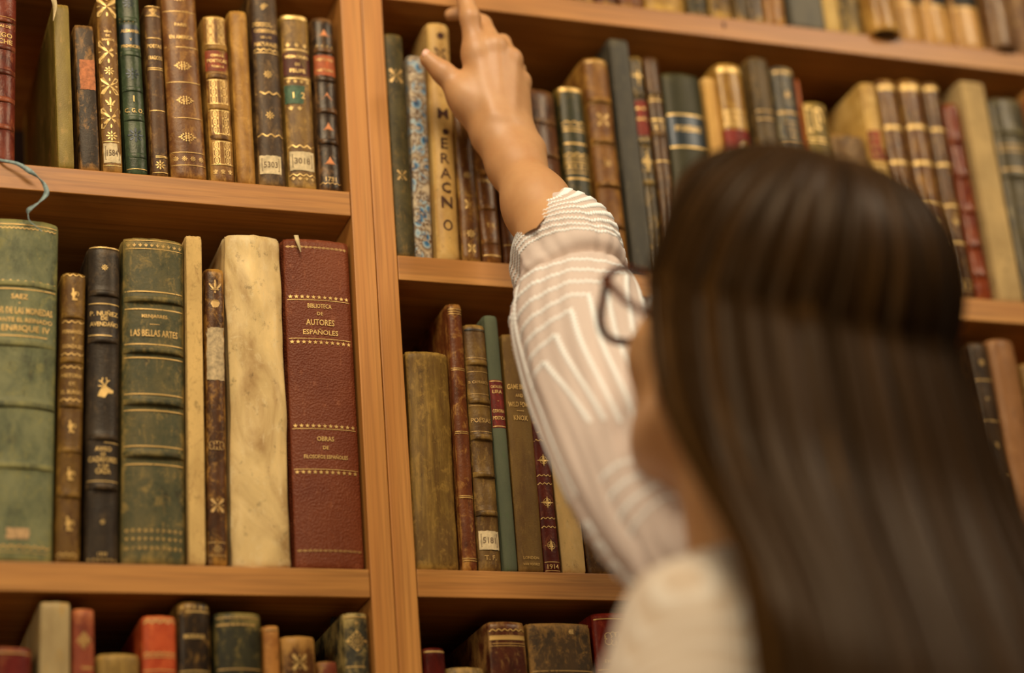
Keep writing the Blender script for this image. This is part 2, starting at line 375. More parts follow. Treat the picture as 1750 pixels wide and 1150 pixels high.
# ------------------------------------------------------------------ books
BOOKN = [0]
LINES = {'A': ((0, 278), (597, 325), S1L[0]), 'B': ((0, 963), (632, 968), S2L[0]), 'D': ((680, 434), (1750, 517), S1R[0]),
         'E': ((716, 972), (1735, 996), S2R[0]), 'G': ((984, 0), (1750, 90), S0R[0]), 'C': (None, None, S3Lz), 'F': (None, None, S3Rz)}
GROUPS = {'A': 'old books on the upper left shelf', 'B': 'large old books on the middle left shelf', 'C': 'old books on the lowest shelf at left',
          'D': 'old books on the shelf the hand reaches', 'E': 'old books on the middle right shelf', 'F': 'old books on the lowest shelf at right', 'G': 'old books on the top right shelf'}
def book(row, xb, xt, yt, c1, c2, label, style='leather', wear=(178, 140, 85), wa=.5, bands=(), bh=1.4, round_=.42, dec=(), depth=None,
         Y=0.004, crumple=0, rough=.45, g=1, pagesout=False, cap=True, flat=False, ragged=.0006, tilt=0):
    """xb: pixel x of spine foot, xt: pixel x of spine head, yt: pixel y of the head. Distances come from the shelf plane."""
    BOOKN[0] += 1; sd = BOOKN[0]; rnd = random.Random(sd * 7)
    l0, l1, zb = LINES[row]
    if l0: ly = lambda x: l0[1] + (l1[1] - l0[1]) * (x - l0[0]) / (l1[0] - l0[0])
    if xt is not None and yt is not None:
        tl, tr = at(xt[0], yt, Y), at(xt[1], yt + (xt[1] - xt[0]) * .07, Y); ztop = tl[2]; H = ztop - zb
    else: H = depth_h(row, yt); tl = tr = None
    if xb is not None:
        b0, b1 = at(xb[0], ly(xb[0])), at(xb[1], ly(xb[1])); x0, x1 = b0[0], b1[0]
    else: x0, x1 = tl[0], tr[0]
    if xt is not None and xb is not None and tl is not None:
        wdt = (x1 - x0 + tr[0] - tl[0]) / 2; lean = ((tl[0] + tr[0]) / 2 - (x0 + x1) / 2) / H
        cx = (x0 + x1) / 2
    else: wdt = x1 - x0; lean = tilt; cx = (x0 + x1) / 2
    W = wdt / 2 - .0004
    # pixel -> height on the book
    if xb is None: mid = (xt[0] + xt[1]) / 2
    ctr = (cx, zb, lean)
    def z_of(xpx, ypx):   # height of a pixel row at the spine's centre
        r = at((xpx), ypx, Y); return r[2] - zb
    def mid_x(ypx):       # the spine's centre pixel at a pixel row
        p1 = px_of((cx, Y, zb)); p2 = px_of((cx + lean * H, Y, zb + H)); t = (ypx - p1[1]) / (p2[1] - p1[1]); return p1[0] + t * (p2[0] - p1[0])
    zz = lambda ypx: z_of(mid_x(ypx), ypx)
    sc = lambda ypx: 1.0 / ppm((cx, Y, zb + H / 2)) * 1.04
    e = empty('book', (cx, Y, zb + .0003), label, 'book', GROUPS[row]); e.rotation_euler = (0, math.atan(lean), 0); e.location.z += abs(lean) * W
    if depth is None: depth = min(.62 * H + .01, DEP - .05)
    R = round_ * W if not flat else .0012
    nexp = 2.0 if not flat else 6
    bz = [zz(b) for b in bands]
    def bump(z): return sum(math.exp(-((z - b) / .0021) ** 2) for b in bz) * bh * .0006
    def front(x, z=None):
        t = min(.995, abs(x) / W); y = R * (1 - (1 - t ** nexp) ** (1 / nexp))
        return y - (bump(z) * (1 - t ** 4) if z is not None else 0)
    # cross-section: right board end -> spine -> left board end
    prof = []
    nb = 9
    hinge = min(.006, W * .5)
    sec = [(W, depth), (W, depth * .5), (W, R + hinge + .004), (W, R + hinge), (W - min(.0009, W * .12), R + hinge * .55), (W - min(.0006, W * .08), R + hinge * .15)]
    arcp = []
    for i in range(1, 2 * nb):
        a = math.pi * i / (2 * nb); t = math.cos(a); t = math.copysign(abs(t) ** .8, t)
        arcp.append((t * W, R * (1 - (1 - min(1, abs(t)) ** nexp) ** (1 / nexp))))
    prof = sec + arcp + [(-x, y) for x, y in reversed(sec)]
    nz = max(24, int(H / .0032)); zs = [H * i / nz for i in range(nz + 1)]
    ns = len(sec); ip = []
    tb = min(.0025, W * .3)
    for k, (x, y) in enumerate(prof):
        if k < ns: ip.append((x - tb, max(y, R + .002) if k > 2 else y))
        elif k >= len(prof) - ns: ip.append((x + tb, max(y, R + .002) if k < len(prof) - 3 else y))
        else: ip.append((max(-W + tb, min(W - tb, x)), y + .0018))
    verts, faces = [], []; np_ = len(prof)
    sk = .0008 if style in ('vellum', 'streak', 'leather') else .0003
    for j, z in enumerate(zs):
        endk = min(z, H - z)
        shr = 0.0
        if cap and endk < .005: shr = (.005 - endk) ** 2 / .005 ** 2 * .0013
        for k, (x, y) in enumerate(prof):
            fr = ns <= k < np_ - ns
            t = x / W; nn = mnoise.noise(Vector((x * 60 + sd * 5, y * 60, z * 28))) * sk + (crumple * (mnoise.noise(Vector((x * 45, y * 45 + 3, z * 11))) + .7 * abs(mnoise.noise(Vector((x * 90, y * 60 + 3, z * 24))))) if crumple else 0)
            if fr:
                bb = bump(z) * (1 - abs(t) ** 6); yy = y - bb - nn + shr * .8; xx = x * (1 + bb * .25 / W) * (1 - shr / W * .5)
            else: yy = y; xx = x + (nn * .3 if y > R + .001 else 0)
            if crumple: xx += crumple * .6 * mnoise.noise(Vector((t * 1.5, 7, z * 30))) * abs(t)
            dz = 0
            if j in (0, nz) and fr:
                dz = (mnoise.noise(Vector((x * 300 + sd * 3, j, sd))) * ragged * 2); dz = -abs(dz) if j else abs(dz)
            if j == nz and fr and cap: dz -= .0012 * (1 - t * t) * 0
            verts.append((xx, yy, z + dz))
    for j in range(nz):
        for k in range(np_ - 1):
            a = j * np_ + k; faces.append((a, a + np_, a + np_ + 1, a + 1))
    no = len(verts)
    for z in (0.0, H):
        for (x, y) in ip: verts.append((x, y, z))
    for k in range(np_ - 1):
        faces.append((k, k + 1, no + k + 1, no + k)); tz = nz * np_
        faces.append((tz + k + 1, tz + k, no + np_ + k, no + np_ + k + 1)); faces.append((no + k, no + k + 1, no + np_ + k + 1, no + np_ + k))
    faces.append((0, no, no + np_, nz * np_)); faces.append((np_ - 1, nz * np_ + np_ - 1, no + 2 * np_ - 1, no + np_ - 1))
    mat = leather(c1, c2, style, wear, wa, rough, sd); ncf = len(faces)
    # page block
    ins = .003 if H > .08 else .002
    pb = bmesh.new(); box_bm(-W + tb + .0002, W - tb - .0002, R + .0025, depth - .004, ins, H - ins, 0, pb)
    bmobj('page_block', pb, M_PAGES, e)
    if pagesout: pass
    # decoration
    stores = {}
    labs = [(zz(d[2]), zz(d[1])) for d in dec if d[0] == 'lab']; lmesh = []
    def getst(z, m):
        tg = -1
        for q, (za, zc) in enumerate(labs):
            if za - .0003 <= z <= zc + .0003: tg = q
        return stores.setdefault((tg, m), ([], []))
    def addpoly(poly, store, ep=.0004):
        VV, FF = store; b = len(VV)
        for (x, z) in poly:
            x = max(-W * .97, min(W * .97, x)); VV.append((x, front(x, z) - ep, z))
        FF.append(tuple(range(b, b + len(poly))))
    def strip(z, th, store, wf=.93, ep=.0004, n=16):
        for i in range(n):
            xa, xc = W * wf * (2 * i / n - 1), W * wf * (2 * (i + 1) / n - 1); addpoly([(xa, z - th / 2), (xc, z - th / 2), (xc, z + th / 2), (xa, z + th / 2)], store, ep)
    def put(kind, cx_, z, s, store, sx=1.0, ep=.0004):
        if kind not in SHAPES: SHAPES[kind] = shape(kind)
        for poly in SHAPES[kind]: addpoly([(cx_ + x * s * sx, z + y * s) for x, y in poly], store, ep)
    labn = 0
    for d in dec:
        k = d[0]; z = zz(d[1]) if k != 'bk' else 0; u = sc(d[1]) if k != 'bk' else 0
        mk = 'G'
        if d[-1] in ('K', 'O', 'B'): mk = d[-1]; d = d[:-1]
        store = getst(z, mk)
        if k == 'l': strip(z, (d[2] if len(d) > 2 else 1.6) * u, store)
        elif k == 'll': strip(z + 2.2 * u, 1.1 * u, store); strip(z - 2.2 * u, 1.1 * u, store)
        elif k == 'zz':
            a = (d[2] if len(d) > 2 else 3) * u; n = max(6, int(2 * W / (a * 1.3))); pts = [(-W * .92 + 1.84 * W * i / n, z + (a / 2 if i % 2 else -a / 2)) for i in range(n + 1)]
            for q in stroke(pts, a * .45): addpoly(q, store)
        elif k == 'row':
            s = d[3] * u; n = max(2, int(1.86 * W / (s * 2.3)))
            for i in range(n): put(d[2], W * .93 * (2 * (i + .5) / n - 1), z, s, store)
        elif k == 'o': put(d[2], (d[4] if len(d) > 4 else 0) * u, z, d[3] * u, store)
        elif k == 't':
            vs, fs, tw = text_mesh(d[3]); h = d[2] * u; sx = min(1.0, (d[4] if len(d) > 4 else 1.72) * W / (tw * h)); b = len(store[0])
            for (x, y) in vs:
                x = x * h * sx; zq = z + y * h; xx = max(-W * .97, min(W * .97, x)); store[0].append((xx, front(xx, zq) - .0006, zq))
            store[1].extend([tuple(i + b for i in f) for f in fs])
        elif k in ('lab', 'pap', 'patch'):
            z1, z0 = zz(d[1]), zz(d[2]); VV, FF = [], []
            wf = .985 if k == 'lab' else (d[4] if len(d) > 4 else .8); n = 18; off = (d[5] if len(d) > 5 else 0) * W
            m = 10 if k != 'lab' else 6
            for i in range(n):
                for j in range(m):
                    q = []
                    for (ii, jj) in ((i, j), (i + 1, j), (i + 1, j + 1), (i, j + 1)):
                        x = off + W * wf * (2 * ii / n - 1); zq = z0 + (z1 - z0) * jj / m
                        if k == 'patch' and ii in (0, n): x += mnoise.noise(Vector((zq * 300, sd, 0))) * .0012
                        if k != 'lab' and jj in (0, m): zq += mnoise.noise(Vector((x * 400, sd, jj))) * .0007
                        q.append((x, zq))
                    addpoly(q, (VV, FF), .00028)
            if k == 'lab':
                mt = leather(d[3], tuple(v * .72 for v in d[3]), 'leather', tuple(min(255, v * 1.3) for v in d[3]), .15, .5, sd + 31)
                lmesh.append((VV, FF, mt, d[4] if len(d) > 4 else None))
            elif k == 'patch':
                mobj('worn_patch', VV, FF, plain('worn_patch', d[3], .8, var=.22, scale=260, bump=.3), e)
            else:
                zc = (z0 + z1) / 2; hh = (z1 - z0) / 2 * .72; ww = W * wf * .82; IV, IF = [], []
                for q in ringq([(off - ww, zc - hh), (off + ww, zc - hh), (off + ww, zc + hh), (off - ww, zc + hh)], [(off - ww * .93, zc - hh * .9), (off + ww * .93, zc - hh * .9), (off + ww * .93, zc + hh * .9), (off - ww * .93, zc + hh * .9)]):
                    addpoly(q, (IV, IF), .0005)
                if d[3]:
                    vs, fs, tw = text_mesh(d[3]); h = hh * .9; sx = min(1.0, 1.6 * ww / (tw * h)); b = len(IV)
                    for (x, y) in vs: xx = off + x * h * sx; IV.append((xx, front(xx, zc) - .0005, zc + y * h))
                    IF.extend([tuple(i + b for i in f) for f in fs])
                nb_ = len(VV); lo = mobj('paper_label', VV + IV, FF + [tuple(i + nb_ for i in f) for f in IF], None, e, False, [M_PAPER, M_INK], [0] * len(FF) + [1] * len(IF))
                lo['label'] = 'small printed paper shelf label'
        elif k == 'panel':
            z1, z0 = zz(d[1]), zz(d[2]); s = d[4] * u; nr = max(1, round((z1 - z0) / (2.5 * s))); nc = max(1, round(1.7 * W / (2.3 * s)))
            for i in range(nc):
                for j in range(nr): put(d[3], W * .9 * (2 * (i + .5) / nc - 1), z0 + (z1 - z0) * (j + .5) / nr, s, store, 1)
            strip(z1, .0006, store); strip(z0, .0006, store)
        elif k == 'band':   # painted or blind-tooled band
            strip(z, d[2] * u, getst(z, 'K'), .97, .0003)
    def build(name, V0, F0, m0, tg, smooth, nsm=None):
        V, F = list(V0), list(F0); MI = [0] * len(F); mats = [m0]
        for m, mt in (('G', GILTS[g - 1]), ('K', M_BLACKTOOL), ('O', M_ORANGE), ('B', M_DARKINK)):
            if (tg, m) in stores and stores[(tg, m)][0]:
                SV, SF = stores[(tg, m)]; b = len(V); V += SV; F += [tuple(i + b for i in f) for f in SF]; mats.append(mt); MI += [len(mats) - 1] * len(SF)
        o = mobj(name, V, F, None, e, smooth, mats, MI)
        if nsm:
            for p in o.data.polygons:
                if p.index >= nsm: p.use_smooth = False
        return o
    build('cover', verts, faces, mat, -1, True, nz * (np_ - 1))
    for q, (VV, FF, mt, lb) in enumerate(lmesh):
        lo = build('title_label', VV, FF, mt, q, True)
        if lb: lo['label'] = lb
    if bz:
        bm_ = leather(tuple(v * .35 + w_ * .65 for v, w_ in zip(c1, wear)), tuple(v * .8 for v in c2), 'leather', wear, .3, rough, sd + 50)  # rubbed band leather, lightened further to paint in a highlight along the crest
        for b in bz:
            VV, FF = [], []; n = 18; hh = .0024; top = bh * .00045
            for i in range(n + 1):
                x = W * .96 * math.sin(math.pi / 2 * (2 * i / n - 1)); f0 = front(x, b)
                for j in range(7):
                    a_ = math.pi * j / 6; VV.append((x, f0 - .0002 + (.0006 if j in (0, 6) else 0) - top * math.sin(a_) * (1 - (x / W) ** 6), b - hh * math.cos(a_)))
            for i in range(n):
                for j in range(6): a_ = i * 7 + j; FF.append((a_, a_ + 7, a_ + 8, a_ + 1))
            mobj('raised_band', VV, FF, bm_, e)
    return e, (W, H, R, front, zz)
def plainx(row, x0, x1, yt, *a, **k): return book(row, None, (x0, x1), yt, *a, **k)
def top_row(xb, H, *a, **k):
    """books on the top right shelf: only their feet are in the picture"""
    l0, l1, zb = LINES['G']; y0 = l0[1] + (l1[1] - l0[1]) * (xb[0] - l0[0]) / (l1[0] - l0[0]); b = at(xb[0], y0); c = at(xb[1], y0 + (xb[1] - xb[0]) * .117)
    yy = k.get('Y', .004); p = px_of((b[0], yy, zb + H)); q = px_of((c[0], yy, zb + H))
    return book('G', xb, (p[0], q[0]), p[1], *a, **k)

# ------------------------------------------------------------------ upper left shelf
DR = (112, 50, 38)
book('A', (-38, 24), (-42, 36), -62, (118, 52, 40), (86, 34, 28), 'dark red-brown ridged leather book at the far left, blue ribbon hanging below it', wa=.15, wear=(150, 84, 60), rough=.28,
     bands=(-12, 33, 80, 122, 169, 216), round_=.5, dec=[('l', 28, 1), ('l', 37, 1), ('l', 84, 1), ('l', 118, 1), ('t', 44, 5, 'MEMORIAS DE'), ('t', 59, 9, 'S. DIEGO'), ('t', 70, 9, 'CROCHE'), ('l', 173, 1), ('l', 212, 1), ('l', 220, 1)], g=1)
book('A', (99, 131), (91, 117), 6, (138, 118, 58), (112, 92, 40), 'olive green cloth book with a plain spine and no lettering, dark gap to its left', 'cloth', wa=.1, round_=.15, flat=False, depth=.19, dec=[])
book('A', (138, 174), (126, 160), 41, (62, 50, 42), (42, 32, 26), 'narrow black-brown book with an orange patch on its spine', wear=(160, 116, 70), wa=.55, round_=.2, dec=[('patch', 103, 154, (176, 106, 62), .8, .15)])
book('A', (177, 213), (164, 199), -3, (128, 92, 48), (96, 64, 32), 'brown book gilt all over with leafy crosses and a paper label reading 1584', wear=(176, 130, 70), wa=.45,
     dec=[('o', 12, 'cross', 22), ('t', 55, 4, 'VIDA'), ('t', 62, 4, 'DE'), ('t', 69, 4, 'SANTOS'), ('o', 90, 'cross', 24), ('o', 122, 'flower', 9), ('o', 148, 'cross', 17), ('o', 176, 'fleur', 11), ('o', 203, 'cross', 21), ('o', 233, 'flower', 10), ('l', 243, 1), ('pap', 246, 279, '1584', .86), ('l', 284, 1)], g=3)
book('A', (216, 258), (200, 235), -38, (66, 84, 66), (46, 62, 50), 'green book with black ornaments, numbered 1 and lettered C.G.O.', 'leather', wear=(76, 100, 84), wa=.12, rough=.32, bands=(34, 92, 153, 203, 267), bh=.6, round_=.5,
     dec=[('o', 6, 'flower', 11, 'K'), ('zz', 37, 3), ('l', 33, 1), ('band', 60, 38, 0), ('t', 54, 6, 'ALEMANIA'), ('t', 69, 5, 'Y'), ('t', 80, 6, 'PROVINCIAS'), ('l', 90, 1), ('zz', 94, 3), ('o', 127, 'flower', 12, 'K'), ('l', 153, 1, 'K'), ('t', 170, 11, '1'), ('t', 190, 8, 'C. G. O.'), ('l', 200, 1, 'K'), ('l', 206, 1, 'K'), ('o', 232, 'flower', 14, 'K'), ('l', 266, 1, 'K'), ('l', 290, 1.3)], g=1)
book('A', (261, 292), (246, 275), 9, (96, 68, 42), (68, 46, 30), 'slim brown book lettered POETAS with a gilt square at its foot', wear=(150, 112, 64), wa=.4,
     dec=[('panel', 12, 28, 'lyre', 7), ('l', 66, 1.3), ('t', 80, 7, 'POETAS'), ('t', 100, 7, 'TRAGICOS'), ('l', 117, 1.2), ('l', 120, 1.2), ('l', 190, 1.6), ('panel', 270, 296, 'flower', 9), ('l', 268, 1.2)], g=1)
book('A', (295, 358), (272, 335), -34, (124, 82, 44), (98, 62, 34), 'wide tan-brown book lettered PARIS EN AMERICA with gilt ovals', wear=(172, 124, 66), wa=.35, rough=.35, round_=.38,
     dec=[('o', -4, 'oval', 13), ('l', 21, 1.2), ('t', 44, 6, 'PARIS', .9), ('t', 65, 7, 'EN AMERICA', 1.3), ('l', 82, 1.2), ('o', 114, 'oval', 12), ('l', 142, 1.2), ('o', 173, 'oval', 12), ('l', 203, 1), ('o', 236, 'oval', 12), ('l', 262, 1), ('row', 273, 'flower', 5), ('l', 284, 1)], g=1)
book('A', (362, 406), (347, 387), 25, (150, 108, 56), (104, 68, 34), 'book gilt in dense rows of urns with a small dull red title label', wear=(190, 146, 80), wa=.45, bands=(82, 131, 184, 236), bh=1.0,
     dec=[('panel', 32, 76, 'wreath', 6), ('lab', 88, 122, (140, 62, 40), 'dull red title label'), ('t', 96, 5, 'OBRAS'), ('t', 105, 6, 'POETICAS'), ('t', 115, 4, 'TOMO II'), ('panel', 138, 178, 'wreath', 6.5), ('panel', 190, 230, 'wreath', 6.5), ('panel', 243, 282, 'wreath', 6), ('band', 82, 4), ('band', 131, 4), ('band', 184, 4), ('band', 236, 4), ('row', 294, 'lyre', 4)], g=3)
book('A', (409, 441), (390, 424), 16, (168, 122, 62), (132, 90, 44), 'tan untitled leather book, scuffed and frayed at the foot', 'leather', wear=(198, 150, 82), wa=.5, ragged=.0012, round_=.5)
book('A', (445, 494), (427, 473), -26, (84, 66, 50), (60, 46, 36), 'dark brown book with purple title band and gilt flowers, paper label at its foot', wear=(140, 108, 70), wa=.45,
     dec=[('o', 13, 'flower', 8), ('l', 41, 1.5), ('zz', 45, 3), ('lab', 50, 80, (72, 48, 54), 'purple title label'), ('t', 54, 7, 'GOBIERNO'), ('t', 65, 4, 'DE LOS'), ('t', 77, 8, 'NATURALES'), ('zz', 86, 4), ('l', 91, 1.3), ('o', 128, 'flower', 8), ('zz', 160, 5), ('o', 198, 'flower', 8), ('zz', 232, 5), ('pap', 267, 298, '5303', .78, -.12)], g=1)
book('A', (498, 545), (478, 529), 22, (134, 102, 58), (96, 72, 44), 'worn brown book with a plum label and a blue-green label numbered 1 2', wear=(180, 140, 78), wa=.55,
     dec=[('l', 31, 6), ('row', 78, 'fleur', 5), ('l', 86, 2), ('lab', 91, 130, (92, 48, 46), 'plum red title label'), ('t', 98, 6, 'MEMORIAS'), ('t', 111, 5, 'DE'), ('t', 122, 7, 'FELIPE'), ('l', 135, 2), ('row', 140, 'fleur', 4), ('lab', 147, 178, (78, 112, 100), 'blue-green volume label'), ('t', 164, 11, '1  2', 1.1), ('row', 186, 'fleur', 5), ('zz', 251, 5), ('pap', 260, 292, '3018', .86), ('zz', 300, 4), ('row', 306, 'fleur', 4)], g=3)
book('A', (549, 589), (533, 571), 28, (56, 44, 36), (38, 28, 24), 'black-brown book with orange triangles, an orange title label and the date 1781', wear=(128, 92, 62), wa=.5, rough=.3, bands=(87, 136, 190, 243), bh=1.3, round_=.5,
     dec=[('o', 57, 'tri', 9, 'O'), ('row', 80, 'flower', 3), ('lab', 95, 129, (178, 88, 52), 'orange title label'), ('t', 103, 5, 'HISTORIA'), ('t', 121, 5, 'NATURAL'), ('zz', 134, 3), ('o', 165, 'tri', 9, 'O'), ('zz', 190, 3), ('o', 217, 'tri', 9, 'O'), ('zz', 241, 3), ('o', 275, 'tri', 9, 'O'), ('t', 307, 8, '1781', 1.3), ('zz', 314, 3)], g=2)

# ------------------------------------------------------------------ middle left shelf
book('B', (-46, 91), (-34, 107), 370, (122, 124, 100), (92, 104, 88), 'huge faded green book about ENRIQUE IV at the far left, tan scuff near its foot', 'leather', wear=(138, 132, 88), wa=.42, round_=.3, bands=(486, 588, 692, 797), bh=1.2, rough=.5,
     dec=[('l', 385, 1.5), ('zz', 391, 3), ('zz', 483, 5), ('l', 495, 2), ('t', 508, 9, 'SAEZ', .5), ('l', 519, .8) if 0 else ('t', 519, 1.5, '-', .4), ('t', 532, 12, 'VALOR DE LAS MONEDAS'), ('t', 548, 8, 'DURANTE EL REINADO'), ('t', 563, 13, 'DE ENRIQUE IV', 1.6), ('l', 575, 2), ('zz', 588, 5), ('zz', 690, 5), ('zz', 796, 5), ('zz', 935, 5), ('patch', 903, 922, (178, 140, 92), .28, .1), ('l', 944, 1)], g=1)
book('B', (94, 140), (107, 148), 465, (112, 82, 34), (86, 60, 26), 'slim gold-brown book with four gilt birds down its spine', 'leather', wear=(150, 112, 52), wa=.25, bands=(540, 616, 692, 770, 846), bh=1.0, round_=.5,
     dec=[('zz', 471, 4), ('o', 504, 'bird', 12), ('l', 537, 1.2), ('l', 543, 1.2), ('zz', 551, 4), ('t', 568, 7, 'FERNANDO'), ('t', 580, 6, 'Y'), ('t', 593, 7, 'GONZALEZ'), ('zz', 606, 4), ('l', 616, 1.4), ('zz', 628, 4), ('t', 643, 7, 'HISTORIA'), ('t', 657, 6, 'DE'), ('t', 671, 7, 'EL BURGO'), ('zz', 684, 4), ('l', 692, 1.4), ('o', 730, 'bird', 12), ('l', 768, 1.2), ('l', 772, 1.2), ('o', 811, 'bird', 12), ('l', 844, 1.2), ('l', 849, 1.2), ('o', 896, 'bird', 13), ('zz', 948, 4), ('l', 954, 1)], g=1)
book('B', (146, 206), (151, 208), 419, (58, 50, 44), (40, 34, 32), 'black book lettered P. NUÑEZ DE AVENDAÑO with a gilt stag head', 'leather', wear=(92, 78, 62), wa=.2, rough=.4, bands=(502, 582, 748, 833), bh=1.6, round_=.5,
     dec=[('l', 424, 2), ('o', 458, 'flower', 6), ('row', 502, 'fleur', 2.6), ('l', 520, 1.5), ('t', 536, 10, 'P. NUÑEZ'), ('t', 545, 7, 'DE'), ('t', 554, 10, 'AVENDAÑO'), ('l', 574, 1.5), ('row', 583, 'fleur', 2.6), ('o', 664, 'deer', 18), ('row', 745, 'fleur', 2.6), ('l', 757, 1.3), ('t', 768, 8, 'AVISO', 1), ('t', 777, 5, 'DE'), ('t', 786, 9, 'CAZADORES'), ('t', 797, 6, 'Y DE'), ('t', 806, 9, 'CAZA', .9), ('l', 823, 1.3), ('row', 834, 'fleur', 2.6), ('o', 893, 'flower', 5), ('t', 948, 6, '1593', .7), ('row', 957, 'fleur', 3)], g=3)
book('B', (208, 323), (211, 317), 404, (94, 92, 68), (68, 74, 58), 'thick grey-green book lettered LAS BELLAS ARTES with ridged bands', 'leather', wear=(146, 122, 74), wa=.48, rough=.5, bands=(514, 601, 689, 778), bh=2.6, round_=.3, ragged=.0014,
     dec=[('row', 421, 'fleur', 4), ('l', 413, 1), ('l', 427, 1), ('l', 500, 2), ('l', 530, 2), ('t', 543, 8, 'MENJARRES', .85), ('l', 556, .8) if 0 else ('t', 556, 1.2, '-----', .8), ('t', 571, 12, 'LAS BELLAS ARTES', 1.5), ('l', 590, 2), ('l', 613, 2), ('l', 675, 2), ('l', 703, 2), ('l', 764, 2), ('l', 795, 2), ('row', 908, 'flower', 4), ('row', 922, 'fleur', 4), ('row', 938, 'flower', 4)], g=1)
book('B', (324, 355), (317, 345), 402, (202, 164, 98), (178, 138, 78), 'thin plain cream-tan paper-covered book standing upright beside a brown mottled one', 'vellum', wa=.15, wear=(160, 122, 70), flat=True, rough=.8)
book('B', (357, 393), (350, 384), 458, (88, 56, 30), (56, 34, 20), 'narrow mottled brown book with a torn pale label, next to the vellum volume', 'leather', wear=(176, 128, 64), wa=.6, bands=(), rough=.35,
     dec=[('o', 490, 'fleur', 14), ('o', 520, 'blot', 8), ('patch', 560, 650, (178, 152, 108), .9, 0), ('o', 762, 'scroll', 10), ('o', 864, 'cross', 13), ('panel', 928, 950, 'flower', 8)], g=2)
vb = book('B', (397, 508), (388, 478), 398, (212, 178, 116), (158, 118, 68), 'thick crumpled cream vellum volume with a blank spine', 'vellum', wear=(224, 196, 140), wa=.3, round_=.32, rough=.42, ragged=.0025, depth=.2, crumple=.0032)
book('B', (509, 627), (482, 599), 405, (122, 62, 40), (104, 50, 33), 'large maroon book lettered BIBLIOTECA DE AUTORES ESPAÑOLES', 'grain', wear=(150, 88, 66), wa=.05, round_=.16, rough=.5, depth=.19, g=3,
     dec=[('row', 424, 'oval', 3.2), ('row', 509, 'star5', 4), ('l', 514, 1), ('t', 524, 8, 'BIBLIOTECA', .72), ('t', 537, 6, 'DE', .3), ('t', 552, 11, 'AUTORES', .85), ('t', 568, 11, 'ESPAÑOLES', 1.05), ('row', 586, 'star5', 4), ('l', 580, 1), ('row', 729, 'star5', 4), ('l', 734, 1), ('t', 751, 8, 'OBRAS', .5), ('t', 766, 6, 'DE', .25), ('t', 781, 8, 'FILOSOFOS ESPAÑOLES', 1.28), ('row', 808, 'star5', 4), ('l', 803, 1), ('row', 942, 'oval', 3.4)])

# ------------------------------------------------------------------ lowest shelf at left
CW = dict(wa=.3)
plainx('C', -45, 57, 1105, (110, 34, 34), (84, 24, 26), 'dark red leather book low at the far left of the lowest shelf', wear=(150, 84, 60), wa=.2, rough=.35, round_=.4, dec=[('l', 1116, 2)])
plainx('C', 68, 122, 1028, (176, 154, 124), (154, 132, 104), 'pale grey-beige cloth book with its left board showing, lowest shelf', 'cloth', wa=.1, round_=.25, depth=.2)
plainx('C', 124, 163, 1040, (150, 72, 50), (122, 54, 40), 'dull red slim book with a gilt lozenge on the lowest shelf', wear=(196, 120, 80), wa=.3, dec=[('o', 1095, 'diamond', 12), ('l', 1142, 3)], g=1)
plainx('C', 166, 241, 1117, (146, 116, 66), (112, 86, 48), 'low tan book between the dull red and the orange-red books', 'streak', wear=(176, 142, 86), wa=.4, dec=[('l', 1124, 1)])
plainx('C', 243, 303, 1052, (192, 84, 50), (168, 64, 38), 'bright orange-red book with gilt lines on the lowest shelf', wear=(224, 120, 74), wa=.12, rough=.35, dec=[('zz', 1063, 5), ('l', 1058, 1.5), ('zz', 1117, 4), ('l', 1123, 1.5), ('l', 1146, 1.5)], g=3, depth=.18)
plainx('C', 303, 361, 1028, (56, 44, 34), (38, 30, 26), 'black-brown book with frayed gilt head and one gilt title line', wear=(150, 112, 62), wa=.4, rough=.3, round_=.5, dec=[('l', 1046, 2), ('row', 1038, 'fleur', 4), ('t', 1088, 8, 'MARIANA', 1.3), ('l', 1148, 2)], g=3)
plainx('C', 367, 449, 1046, (60, 62, 48), (44, 46, 38), 'broad dark green book with a worn head on the lowest shelf', wear=(130, 112, 66), wa=.3, dec=[('l', 1056, 2), ('l', 1068, 3), ('l', 1144, 2)], g=2)
plainx('C', 450, 478, 1069, (182, 124, 68), (150, 96, 50), 'thin light tan book left of the tan one with a gilt scroll', wear=(204, 150, 90), wa=.3, dec=[('l', 1077, 2)], g=2)
plainx('C', 480, 541, 1087, (108, 72, 40), (80, 50, 30), 'tan-edged brown book with a gilt scroll near its head', wear=(190, 142, 84), wa=.85, dec=[('o', 1132, 'cross', 15)], g=3)
plainx('C', 543, 578, 1130, (130, 66, 48), (104, 48, 38), 'small dull red book showing only its top beside the blue-black book', wa=.3)
plainx('C', 586, 630, 1047, (60, 62, 60), (40, 42, 44), 'blue-black book with a big gilt diamond and frayed pale left edge', wear=(176, 152, 104), wa=.6, ragged=.003, dec=[('l', 1055, 2), ('o', 1065, 'fleur', 5), ('o', 1096, 'bigdiamond', 19), ('l', 1140, 2)], g=3)

